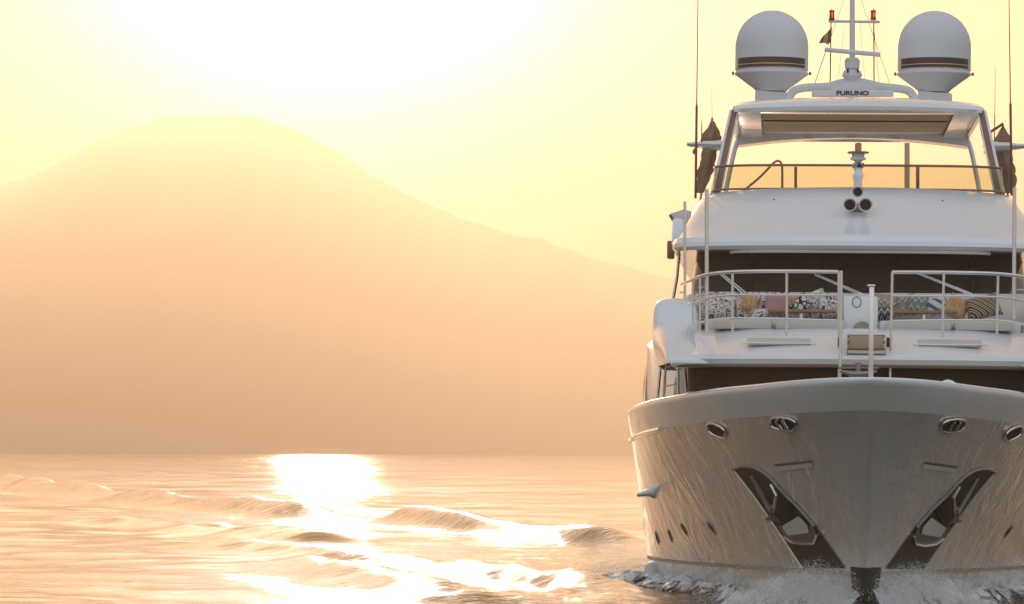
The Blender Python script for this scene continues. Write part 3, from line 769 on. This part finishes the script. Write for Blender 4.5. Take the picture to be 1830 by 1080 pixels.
# arched rear beam
rows = []
for j in range(33):
    u = -1+2*j/32; x = u*2.36; zt = 9.17-.02*u*u; zb_ = 9.09-.17*abs(u)**2.2
    rows.append([(x, 20.9, zb_), (x, 20.85, zt), (x, 21.6, zt), (x, 21.6, zb_)])
mb = MB(); V = mb.grid(rows, closed=True); mb.bm.faces.new(V[0]); mb.bm.faces.new(V[-1][::-1]); rb = part('rear_beam', mb, 'white', ht)
for px in (1498, 1583, 1670):
    c = L(px, 241, 20.84); mb = MB(); mb.tube([c, c+Vector((0, 0, .06))], .012, 5); part('beam_clip', mb, 'black', rb)
for px, py in ((1443, 246), (1522, 244), (1600, 246)):
    c = L(px, py, 20.82); mb = MB(); mb.box(c, (.2, .02, .012)); part('beam_slot', mb, 'dull_steel', rb)
for sg in (-1, 1):
    # front leg: white frame with dark glazing strip
    t0, t1 = Vector((sg*2.30, 14.85, 9.14)), Vector((sg*2.60, 14.15, 7.5))
    def strip(off0, off1, th, w0, w1):
        mb = MB()
        mb.prism([t0+Vector((sg*off0, 0, 0)), t0+Vector((sg*(off0+w0), .0, 0)), t1+Vector((sg*(off1+w1), 0, 0)), t1+Vector((sg*off1, 0, 0))], (0, th, 0), .01); return mb
    lgp = part('hardtop_leg', strip(-.03, -.02, .34, .09, .10), 'bronze', ht)
    part('leg_edge', strip(.065, .085, .5, .05, .07), 'white', lgp)
    part('leg_edge', strip(-.055, -.05, .3, .022, .03), 'white', lgp)
    # outer quarter of the leg and rear leg
    mb = MB(); mb.prism([(sg*2.35, 15.4, 9.16), (sg*2.38, 16.2, 9.1), (sg*2.70, 16.4, 7.5), (sg*2.68, 14.9, 7.5)], (sg*.05, 0, 0), .012); part('side_panel', mb, 'white', ht)
    mb = MB(); mb.tube(smooth([(sg*2.30, 20.4, 9.05), (sg*2.38, 20.2, 8.8), (sg*2.5, 20.0, 8.2), (sg*2.62, 19.8, 7.5)]), [.05]*19, 10); part('rear_leg', mb, 'white', ht)
    # wing plates beside the legs
    rows = []
    for u in np.linspace(0, 1, 9):
        x = 2.42+u*.82; c_ = .42*(1-u*.55); th = .11*(1-u*.75)+.012; z = 8.52+.03*u
        rows.append([Vector((sg*x, 15.9+c_*math.cos(a), z+th*math.sin(a))) for a in np.linspace(0, 2*math.pi, 15)[:-1]])
    mb = MB(); V = mb.grid(rows, closed=True); mb.bm.faces.new(V[-1]); mb.bm.faces.new(V[0][::-1]); part('wing_plate', mb, 'white', ht)

# domes
for sg in (-1, 1):
    r = .75; x = sg*1.66; s = 21.3
    dome = [(r, 10.50), (r, 10.98)]+[(r*math.cos(a), 10.98+r*math.sin(a)) for a in np.linspace(0, math.pi/2, 14)[1:]]
    mb = MB(); mb.lathe((x, s, 0), dome, 56); dm = part('satellite_dome', mb, 'dome')
    mb = MB(); mb.lathe((x, s, 0), [(.012, 10.06), (.31, 10.06), (.36, 10.12), (.70, 10.37), (.757, 10.41), (.757, 10.44), (.74, 10.46), (.735, 10.50)], 56); part('dome_base', mb, 'dome', dm)
    mb = MB(); n = 40
    rows = [[(x+.754*math.cos(a), s+.754*math.sin(a), z) for a in np.linspace(R(205), R(335), n)] for z in (10.51, 10.71)]
    mb.grid(rows); part('dome_band', mb, 'band', dm)
    mb = MB(); rows = [[(x+.757*math.cos(a), s+.757*math.sin(a), z) for a in np.linspace(R(203), R(337), n)] for z in (10.572, 10.583)]
    mb.grid(rows); part('band_line', mb, 'pale_steel', dm)
    for q in (-1, 1):
        mb = MB(); mb.lathe((x+q*.79, s, 10.4), [(.02, 0), (.03, .03), (.02, .07)], 8); part('dome_lug', mb, 'dull_steel', dm)
    mb = MB(); mb.prism([(x-.34, s-.3, 9.40), (x+.38, s-.3, 9.40), (x+.36, s-.3, 10.02), (x-.33, s-.3, 10.07)], (0, .6, 0), .03); part('dome_pedestal', mb, 'dome', dm)

# radar arch, scanners, mast
S = 20.6
mb = MB()
arch = [L(x, y, S) for x, y in ((1405, 186), (1412, 172), (1420, 162), (1440, 157), (1480, 155), (1498, 150), (1525, 146), (1552, 150), (1572, 155), (1600, 158), (1622, 162), (1632, 172), (1640, 186))]
mb.tube(smooth(arch, 5), [.085]*(12*5+1), 10); ar = part('radar_arch', mb, 'dome')
mb = MB(); mb.prism([L(1478, 158, S-.1), L(1500, 149, S-.1), L(1525, 145, S-.1), L(1552, 149, S-.1), L(1574, 158, S-.1), L(1560, 163, S-.1), L(1490, 163, S-.1)], (0, .4, 0), .02); part('arch_hump', mb, 'dome', ar)
c = L(1523.5, 167.5, 19.7)
mb = MB(); mb.box(c, (1.64, .12, .135), Matrix.Rotation(R(-.3), 3, 'Y'), .02); rs = part('radar_scanner', mb, 'dome')
mb = MB(); mb.lathe((c.x, c.y+.03, c.z-.26), [(.16, 0), (.16, .12), (.1, .2)], 20); part('scanner_gearbox', mb, 'dome', rs)
def text(body, loc, size, sx, mat, parent, name='lettering', thick=.006):
    cu = bpy.data.curves.new(name, 'FONT'); cu.body = body; cu.size = size; cu.align_x = 'CENTER'; cu.align_y = 'CENTER'; cu.extrude = thick; cu.offset = size*.035
    o = bpy.data.objects.new('tmp_text', cu); COL.objects.link(o)
    me = bpy.data.meshes.new_from_object(o.evaluated_get(bpy.context.evaluated_depsgraph_get()))
    bpy.data.objects.remove(o); bpy.data.curves.remove(cu)
    me.transform(Matrix.Diagonal((sx, 1, 1, 1))); me.transform(Matrix.Rotation(R(90), 4, 'X'))
    me.materials.clear(); me.materials.append(M[mat]); me.name = name
    t = bpy.data.objects.new(name, me); COL.objects.link(t); t.parent = parent; t.location = loc; return t
text('FURUNO', (c.x, c.y-.064, c.z+.0), .125, 1.28, 'black', rs)
mb = MB(); b0 = L(1523, 172, S); b1 = L(1523, -60, S)
mb.tube([b0, L(1523, 108, S), L(1523, 60, S), b1], [.07, .062, .058, .05], 12); ms = part('mast', mb, 'dome')
mb = MB(); mb.tube([L(1480, 38.3, S), L(1572.5, 39.5, S)], .03, 8); part('crosstree', mb, 'dome', ms)
mb = MB(); mb.tube([L(1473.5, 89, S-.3), L(1573.5, 98, S-.3)], .048, 12); part('upper_scanner', mb, 'dome', ms)
def zS(y): return L(1523, y, S).z
mx_ = L(1523, 110, S).x
mb = MB(); mb.lathe((mx_, S, 0), [(.08, zS(127)), (.15, zS(123)), (.155, zS(108)), (.12, zS(104)), (.06, zS(103))], 20); part('mast_turret', mb, 'dome', ms)
mb = MB(); mb.lathe((mx_, S, 0), [(.08, zS(146)), (.14, zS(141)), (.21, zS(136)), (.21, zS(134)), (.16, zS(126)), (.06, zS(124))], 20); part('mast_turret', mb, 'dome', ms)
for px in (1515, 1533):
    mb = MB(); mb.tube([L(px, 130, S-.2), L(px, 123, S-.2)], .02, 6); part('turret_camera', mb, 'black', ms)
for px, y0 in ((1486.5, 18), (1560.5, 19)):
    q = L(px, 37, S)
    mb = MB(); mb.lathe((q.x, S, 0), [(.06, q.z+.015), (.06, q.z+.04)], 14); wl = part('warning_light', mb, 'black', ms)
    mb = MB(); mb.lathe((q.x, S, 0), [(.055, q.z+.04), (.05, q.z+.12), (.055, q.z+.18), (.065, q.z+.19), (.05, q.z+.21)], 16); part('light_lens', mb, 'red', ms)
    mb = MB(); mb.tube([(q.x, S, q.z+.21), (q.x, S, q.z+.26)], .008, 5); part('light_tip', mb, 'black', ms)
for (a, b, r) in (((1485, 40), (1483.5, 152), .014), ((1561.5, 40), (1562, 152), .014), ((1508, 0), (1456, 150), .006), ((1532, -20), (1590, 150), .006), ((1510, 42), (1497, 145), .004), ((1537, 42), (1546, 146), .004), ((1474, 95), (1455, 152), .004), ((1561, 42), (1571, 150), .005)):
    mb = MB(); mb.tube([L(*a, S), L(*b, S)], r, 5); part('mast_stay', mb, 'whip', ms)

# aerials
for (a, b, s, r0, r1) in (((1248.5, -90), (1243, 355), 15.2, .012, .024), ((1802, -90), (1808, 350), 15.2, .012, .024), ((1272, 160), (1273, 250), 17, .006, .01), ((1779, 118), (1777, 255), 17, .006, .01), ((1254, 215), (1254, 255), 15.5, .012, .012)):
    p0, p1 = L(*a, s), L(*b, s)
    mb = MB(); mb.tube([p0, p0.lerp(p1, .62), p0.lerp(p1, .63), p1], [r0*.6, r0, r1, r1], 8); part('whip_aerial', mb, 'whip')
# awning poles
for (x0, y0, x1, y1, s, r) in ((1263, 338, 1263, 596, 7.0, .034), (1813, 336, 1812, 570, 7.0, .034), (1224, 360, 1224, 535, 10.2, .026), (1503.5, 484, 1501, 690, 5.0, .026)):
    mb = MB(); mb.tube([L(x0, y0, s), L(x1, y1, s)], r, 10); part('awning_pole', mb, 'pale_steel')
mb = MB(); a = L(1557, 512, .55); b = L(1557, 700, .55); mb.box((a+b)/2, (.075, .06, (a-b).length), None, .012); js = part('jackstaff', mb, 'pale_steel')
mb = MB(); mb.box(a+Vector((0, 0, .01)), (.12, .1, .035), None, .01); part('jackstaff_cap', mb, 'pale_steel', js)

# guard rails round the lounge
def rail_run(sg):
    S0 = 6.0
    def q(px, py, s): return mir(L(px, py, s), sg)
    tops = [q(1498, 486, S0), q(1400, 485, S0), q(1330, 485.5, S0+.05), q(1285, 488, S0+.3), (q(1255, 493, S0+.9)), q(1235, 501, S0+1.7), q(1219, 508, S0+2.6)]
    mids = [q(1498, 528, S0), q(1400, 527, S0), q(1330, 527, S0+.05), q(1290, 529, S0+.3), q(1260, 535, S0+.9), q(1230, 545, S0+1.8)]
    lows = [q(1498, 573, S0), q(1400, 570, S0), q(1330, 569, S0+.05), q(1290, 570, S0+.3), q(1265, 574, S0+.9), q(1240, 580, S0+1.8)]
    tp = smooth(tops, 5); 
    mb = MB(); mb.tube(tp, .030, 8); rl = part('guard_rail', mb, 'pale_steel')
    mb = MB(); mb.tube(smooth(mids, 5), .018, 8); part('middle_rail', mb, 'pale_steel', rl)
    mb = MB(); mb.tube(smooth(lows, 5), .018, 8); part('lower_rail', mb, 'pale_steel', rl)
    for px, y0, y1, s in ((1309, 486, 596, 6.15), (1406, 485, 601, S0), (1499, 485, 690, S0-.3), (1251, 494, 592, 6.95), (1238, 500, 580, 7.5)):
        mb = MB(); mb.tube([q(px, y0, s), q(px, y1, s)], .022 if px > 1260 else .018, 8); part('stanchion', mb, 'pale_steel', rl)
rail_run(1); rail_run(-1)
for px in (1500, 1587):
    a = L(px, 612, 5.4); mb = MB(); mb.box(a, (.05, .06, .16), None, .012); part('gate_latch', mb, 'black')
# boarding hoops on the left and right of the foredeck
for sg in (1, -1):
    for (pts, s) in (([(1174, 722), (1180, 660), (1184, 618), (1188, 613), (1192, 618), (1189, 660), (1186, 722)], 11.0), ([(1212, 722), (1212, 660), (1211, 612), (1215, 605), (1219, 612), (1224, 660), (1229, 722)], 8.6)):
        mb = MB(); mb.tube(smooth([mir(L(x, y, s+i*.02), sg) for i, (x, y) in enumerate(pts)], 5), .026, 8); part('boarding_hoop', mb, 'steel')
    for y in (656, 690):
        mb = MB(); mb.tube([mir(L(1190, y, 9.2), sg), mir(L(1213, y-4, 8.8), sg)], .014, 6); part('ladder_rung', mb, 'steel')
# main deck side house seen past the left bulwark, with its curved dark window
for sg in (-1, 1):
    mb = MB()
    rows = []
    for (s, xo, zt) in ((12.5, 3.35, 4.1), (14, 3.75, 4.5), (15.5, 3.95, 4.75), (18, 4.05, 4.85), (28, 4.05, 4.85)):
        rows.append([(sg*xi, s, z) for xi, z in ((2.9, 2.9), (xo+.03, 2.9), (xo+.02, (2.9+zt)/2), (xo-.02, zt-.1), (xo-.12, zt), (2.9, zt+.02))])
    V = mb.grid(rows, closed=True); mb.bm.faces.new(V[0]); mb.bm.faces.new(V[-1][::-1]); sh = part('side_house', mb, 'white', angle=40)
    mb = MB(); rows = []
    for u in np.linspace(0, 1, 9):
        z = 3.3+u*1.1; c0 = 15.6+.5*u*u; wdt = 1.6*math.sin(math.pi*(.08+.84*u))**.6
        xx = 4.02-.05*u
        rows.append([(sg*(xx+.03), c0, z), (sg*(xx+.06), c0+wdt, z)])
    mb.grid(rows); part('side_window', mb, 'glass_dark', sh)
    # side nav board and folded wing mirror
    mb = MB(); a = [L(1197, 382, 14), L(1222, 374, 14), L(1236, 378, 14), L(1230, 402, 14), L(1217, 412, 14)]
    mb.prism([mir(p_, -sg) for p_ in a], (0, .25, 0), .02); part('wing_console', mb, 'cream')
    mb = MB(); mb.tube([mir(L(1197, 384, 13.9), -sg), mir(L(1215, 414, 13.9), -sg)], .03, 6); part('console_edge', mb, 'bronze')
    mb = MB(); mb.box(mir(L(1199, 447, 14.5), -sg), (.14, .3, .34), None, .03); nb = part('sidelight_box', mb, 'bronze')
    # aft part of the upper deck side with handrail
    mb = MB(); mb.tube([mir(L(1202, 540, 13), -sg), mir(L(1210, 495, 13), -sg), mir(L(1214, 450, 13), -sg)], .03, 8); part('side_grab_rail', mb, 'steel')
    mb = MB(); mb.tube([mir(L(x, y, 10.2), -sg) for x, y in ((1214, 523), (1226, 522))], .016, 6); mb.tube([mir(L(x, y, 9.6), -sg) for x, y in ((1247, 514), (1262, 514))], .016, 6); part('pole_clamp', mb, 'steel')
# upper deck overhang edge
tier('upper_deck_side', [ring(3.22, 12.2, 1.6, 5.32, 30), ring(3.26, 12.2, 1.6, 5.5, 30)], 'white')
# tail arm beside the right parasol
mb = MB(); mb.tube([L(1760, 243, 16), L(1793, 221, 16), L(1793, 232, 16)], .03, 6); part('davit_arm', mb, 'bronze')
mb = MB(); c = L(1242, 271, 15.5); mb.lathe((c.x, c.y, c.z-.06), [(.01, 0), (.05, .03), (.05, .08), (.02, .12)], 12); part('deck_lamp', mb, 'bronze')

# ------------------------------------------------------------------ loose things on board
def place(o, c, rot=(0, 0, 0)):
    from mathutils import Euler
    o.matrix_world = YM @ Matrix.Translation(c) @ Euler(rot).to_matrix().to_4x4()
def parasol(pts, label):
    """folded cloth round a pole, hem wrinkled"""
    base = L(*pts[-1][0], 17); tip = L(*pts[0][0], 17)
    mb = MB(); rows = []
    C = [L(x, y, 17) for (x, y), r in pts]; Rr = [r for _, r in pts]
    CS = smooth([Vector((c.x, c.y, c.z)) for c in C], 5)
    n = len(CS)
    for i, c in enumerate(CS):
        f = i/(n-1)*(len(Rr)-1); a = int(min(f, len(Rr)-2)); r = Rr[a]+(Rr[a+1]-Rr[a])*(f-a)
        rows.append([c-base+Vector((r*(1+.28*math.sin(5*t+i*.35)+.14*math.sin(9*t-i*.6))*math.cos(t), r*(1+.25*math.sin(4*t+1))*math.sin(t), 0)) for t in np.linspace(0, 2*math.pi, 29)[:-1]])
    V = mb.grid(rows, closed=True); mb.bm.faces.new(V[0]); mb.bm.faces.new(V[-1][::-1])
    root = bpy.data.objects.new('folded_parasol', None); COL.objects.link(root); root.matrix_world = YM @ Matrix.Translation(base)
    tag(root, label, 'parasol', 'folded parasols beside the hardtop')
    mb.build('canopy', M['bag'], root, angle=60)
    m2 = MB(); m2.tube([(0, 0, -.3), tip-base+Vector((0, 0, .06))], .022, 8); m2.build('pole', M['dull_steel'], root)
    return root
parasol([((1273, 216), .02), ((1273, 228), .08), ((1271, 245), .17), ((1270, 262), .13), ((1266, 280), .12), ((1262, 300), .13), ((1258, 320), .11), ((1250, 345), .06)], 'folded brown parasol leaning inward beside the left hardtop leg')
parasol([((1792, 228), .02), ((1792, 240), .09), ((1791, 258), .16), ((1794, 280), .14), ((1797, 300), .15), ((1801, 320), .13), ((1803, 345), .09)], 'folded brown parasol standing upright beside the right hardtop leg')

# courtesy flag on its halyard
mb = MB(); rows = []
a, b = L(1487, 49, 20.6), L(1485, 78, 20.6)
for i in range(13):
    u = i/12; row = []
    for j in range(9):
        v = j/8
        topc = a.lerp(L(1473, 60, 20.6), u).lerp(L(1463, 76, 20.6), u*u)
        botc = b.lerp(L(1478, 79, 20.6), u).lerp(L(1466, 77.5, 20.6), u*u)
        p_ = topc.lerp(botc, v); p_.y += .05*math.sin(u*9+v*3); p_.z += .012*math.sin(u*11)
        row.append(p_-a)
    rows.append(row)
mb.grid(rows)
fm, ft, fp = newmat('flag_cloth'); fp.inputs['Roughness'].default_value = .9
tc = N(ft, 'ShaderNodeTexCoord'); sx = N(ft, 'ShaderNodeSeparateXYZ'); ft.links.new(tc.outputs['Generated'], sx.inputs[0])
cr = N(ft, 'ShaderNodeValToRGB'); cr.color_ramp.interpolation = 'CONSTANT'
for k, (pos, c_) in enumerate([(0, (.45, .06, .05, 1)), (.36, (.45, .38, .28, 1)), (.68, (.10, .16, .04, 1))]):
    e = cr.color_ramp.elements[k] if k < 2 else cr.color_ramp.elements.new(.68)
    e.position = pos; e.color = c_
ft.links.new(sx.outputs[0], cr.inputs[0]); ft.links.new(cr.outputs[0], fp.inputs['Base Color'])
fl = mb.build('courtesy_flag', fm, angle=180); fl.matrix_world = YM @ Matrix.Translation(a)
tag(fl, 'small green white and red flag drooping from the mast halyard', 'flag')

def pillow(px, py, s, wpx, hpx, rot, pat, label, puff=.13):
    k = F/(60+s); a, b = wpx*1.06/k/2, hpx*1.16/k/2
    mb = MB(); n = 14
    for sd_ in (-1, 1):
        rows = []
        for i in range(n+1):
            u = -1+2*i/n; row = []
            for j in range(n+1):
                v = -1+2*j/n
                th = puff*(max(0, 1-u**4)*max(0, 1-v**4))**.5
                row.append((a*u*(1-.10*(1-v*v)*0-.07*(1-abs(v)**2)*abs(u)), sd_*th, b*v*(1-.07*(1-abs(u)**2)*abs(v))))
            rows.append(row)
        mb.grid(rows)
    bmesh.ops.remove_doubles(mb.bm, verts=mb.bm.verts, dist=1e-4)
    o = mb.build('scatter_cushion', P[pat], angle=180)
    place(o, L(px, py, s), (R(-14), R(rot), 0)); tag(o, label, 'cushion', 'scatter cushions on the foredeck sofas')
    return o
CU = [
 (1290, 550, 9.0, 56, 38, 4, 'squiggle', 'white floral cushion at the far left end of the foredeck sofa'),
 (1340, 552, 8.85, 48, 34, -6, 'squiggle', 'white floral cushion between the leftmost cushion and the orange one'),
 (1340, 543, 8.7, 34, 26, 12, 'dots', 'small orange spotted cushion on the left sofa'),
 (1365, 537, 9.0, 34, 24, -8, 'rings_pale', 'white cushion with dark red arcs behind the left sofa table'),
 (1386, 546, 8.6, 38, 36, 3, 'rings', 'cushion with pink and brown target rings on the left sofa'),
 (1412, 543, 8.95, 30, 32, 10, 'dots', 'pale orange spotted cushion half hidden behind the target ring cushion'),
 (1431, 546, 8.7, 28, 30, 40, 'lattice', 'small black and white lattice cushion turned on its corner'),
 (1456, 541, 8.95, 44, 38, -20, 'squiggle', 'big white cushion with black squiggles tilted against the left sofa back'),
 (1482, 554, 8.7, 40, 34, 6, 'squiggle', 'white floral cushion next to the centre locker'),
 (1372, 563, 8.5, 60, 18, 0, 'squiggle', 'long low floral bolster lying in front of the target ring cushion'),
 (1580, 548, 8.8, 44, 42, 5, 'zig_tan', 'tan zigzag cushion at the inner end of the right sofa'),
 (1613, 546, 9.0, 44, 36, -6, 'zig_tan', 'brown zigzag cushion second from the inner end of the right sofa'),
 (1640, 545, 8.8, 34, 32, 8, 'zig_green', 'green zigzag cushion on the right sofa'),
 (1575, 562, 8.5, 42, 22, -3, 'zig_grey', 'low grey zigzag cushion beside the centre locker'),
 (1672, 548, 8.9, 44, 28, -14, 'blue', 'white cushion with dark blue stripes between the green and orange ones'),
 (1710, 550, 8.7, 40, 38, 28, 'dots', 'bright orange spotted cushion next to the striped one'),
 (1757, 549, 8.6, 60, 38, -14, 'stripes', 'large cushion with black and yellow diagonal stripes at the right'),
]
for c in CU: pillow(*c)

# ------------------------------------------------------------------ foam and spray
def foam_mat():
    m, t, p = newmat('sea_foam')
    tc = N(t, 'ShaderNodeTexCoord'); nz = N(t, 'ShaderNodeTexNoise'); nz.inputs['Scale'].default_value = 7; nz.inputs['Detail'].default_value = 8; nz.inputs['Roughness'].default_value = .7
    t.links.new(tc.outputs['Object'], nz.inputs['Vector'])
    cr = N(t, 'ShaderNodeValToRGB'); cr.color_ramp.elements[0].position = .34; cr.color_ramp.elements[0].color = (.50, .47, .43, 1)
    cr.color_ramp.elements[1].position = .5; cr.color_ramp.elements[1].color = (.86, .85, .84, 1)
    t.links.new(nz.outputs[0], cr.inputs[0]); t.links.new(cr.outputs[0], p.inputs['Base Color'])
    p.inputs['Roughness'].default_value = .55
    at = N(t, 'ShaderNodeAttribute'); at.attribute_name = 'thin'
    n3 = N(t, 'ShaderNodeTexNoise'); n3.inputs['Scale'].default_value = 3.5; n3.inputs['Detail'].default_value = 9; n3.inputs['Roughness'].default_value = .75; n3.inputs['Distortion'].default_value = .8
    t.links.new(tc.outputs['Object'], n3.inputs['Vector'])
    sb = N(t, 'ShaderNodeMath', operation='SUBTRACT'); t.links.new(n3.outputs[0], sb.inputs[0]); t.links.new(at.outputs['Fac'], sb.inputs[1])
    ml = N(t, 'ShaderNodeMath', operation='MULTIPLY_ADD'); ml.use_clamp = True; ml.inputs[1].default_value = 9; ml.inputs[2].default_value = .5; t.links.new(sb.outputs[0], ml.inputs[0])
    t.links.new(ml.outputs[0], p.inputs['Alpha'])
    b = N(t, 'ShaderNodeBump'); b.inputs['Distance'].default_value = .06; t.links.new(nz.outputs[0], b.inputs['Height']); t.links.new(b.outputs[0], p.inputs['Normal'])
    return m
FM = foam_mat()
def bow_wave(sg, label):
    mb = MB(); rows = []
    for i in range(120):
        t = .0+i*.16
        z0 = 0.15; x0, s0 = hull_pt(t, z0)
        peak = .50*math.exp(-((t-1.6)/1.9)**2)+.20*math.exp(-((t-8)/6)**2)+.10
        row = []
        for j in range(30):
            u = j/29; off = u*(.8+t*.12)
            pr = math.exp(-((u-.16)/.26)**2)*1.0
            n = noise.fractal(Vector((x0*sg+off*sg, s0*1.0, .3)) * 2.4, 1., 2., 5)
            z = peak*pr*(1+.35*n)+.10*n*(1-u)+.02-.16*u**3
            row.append((sg*(x0-.05+off), s0-.25*off*math.exp(-t*.3), z))
        rows.append(row)
    mb.grid(rows); o = mb.build('bow_foam', FM, angle=180); o.matrix_world = YM
    at = o.data.attributes.new('thin', 'FLOAT', 'POINT')
    at.data.foreach_set('value', [.22+.55*(j/29)**1.2+(.16 if i > 30 else .0) for i in range(120) for j in range(30)])
    tag(o, label, 'foam', kind='stuff')
bow_wave(-1, 'white broken foam thrown along the left side of the bow')
bow_wave(1, 'white broken foam thrown along the right side of the bow')

def droplets(name, label, gen, n):
    ico = bmesh.new(); bmesh.ops.create_icosphere(ico, subdivisions=1, radius=1)
    V0 = np.array([v.co[:] for v in ico.verts]); F0 = np.array([[v.index for v in f.verts] for f in ico.faces]); ico.free()
    cs = []; rs = []
    for _ in range(n):
        c, r = gen(); cs.append(c); rs.append(r)
    cs = np.array(cs); rs = np.array(rs)
    jit = np.random.default_rng(5).uniform(.6, 1.5, (n, 1, 3))
    V = (cs[:, None, :]+V0[None]*rs[:, None, None]*jit).reshape(-1, 3)
    Fc = (F0[None]+(np.arange(n)*len(V0))[:, None, None]).reshape(-1, 3)
    me = bpy.data.meshes.new(name); me.from_pydata(V.tolist(), [], Fc.tolist()); me.shade_smooth(); me.materials.append(DM)
    o = bpy.data.objects.new(name, me); COL.objects.link(o); o.matrix_world = YM
    tag(o, label, 'spray', kind='stuff')
DM = pmat('spray_drops', (.85, .84, .82), .25, var=.1)
rnd = random.Random(4)
def gen_bow(sg):
    def g():
        t = abs(rnd.gauss(0, 2.2)); x0, s0 = hull_pt(t, .2)
        off = abs(rnd.gauss(.25, .35)); h = .12+.72*math.exp(-((t-1.2)/1.8)**2)
        return (sg*(x0+off), s0-rnd.random()*.3, max(.0, h*rnd.random()**.6*(1.25-off*.6)+rnd.gauss(0, .05))), rnd.uniform(.002, .0055)*(1+(rnd.random() < .05)*1.2)
    return g
droplets('bow_spray', 'fine white spray leaping off the left bow', gen_bow(-1), 22000)
droplets('bow_spray', 'fine white spray leaping off the right bow', gen_bow(1), 22000)
def gen_side():
    s = rnd.uniform(17, 27); x = -4.1-abs(rnd.gauss(0, .75))
    return (x, s, max(0.0, rnd.gauss(.16, .13))*math.exp(-(abs(x)-4.1)*.4)), rnd.uniform(.003, .007)
droplets('side_spray', 'low mist of spray drifting beside the aft left hull', gen_side, 3500)

def mist(c, r, dens, label):
    mb = MB(); mb.lathe((0, 0, 0), [(math.sin(a), -math.cos(a)) for a in np.linspace(.02, math.pi-.02, 20)], 32)
    m = bpy.data.materials.new('mist_air'); m.use_nodes = True; t = m.node_tree; t.nodes.clear()
    out = N(t, 'ShaderNodeOutputMaterial'); v = N(t, 'ShaderNodeVolumePrincipled')
    v.inputs['Color'].default_value = (1, 1, 1, 1); v.inputs['Density'].default_value = dens; v.inputs['Anisotropy'].default_value = .6
    t.links.new(v.outputs[0], out.inputs['Volume'])
    o = mb.build('spray_mist', m); o.matrix_world = Matrix.Translation(c) @ Matrix.Diagonal((*r, 1)); tag(o, label, 'mist', kind='stuff')
mist((2.35, 88, .22), (.9, 5, .36), .045, 'soft patch of drifting spray mist to the left of the hull')
# ------------------------------------------------------------------ haze
def haze():
    mb = MB(); mb.box((0, 2500, 366), (16000, 12600, 740))
    m = bpy.data.materials.new('haze_air'); m.use_nodes = True; t = m.node_tree; t.nodes.clear()
    out = N(t, 'ShaderNodeOutputMaterial'); v = N(t, 'ShaderNodeVolumePrincipled')
    v.inputs['Color'].default_value = (*C_HAZE, 1); v.inputs['Density'].default_value = DENS; v.inputs['Anisotropy'].default_value = ANI
    t.links.new(v.outputs[0], out.inputs['Volume'])
    o = mb.build('haze', m); setting(o, 'warm evening haze filling the air between boat and mountain', 'haze', 'stuff')
haze()
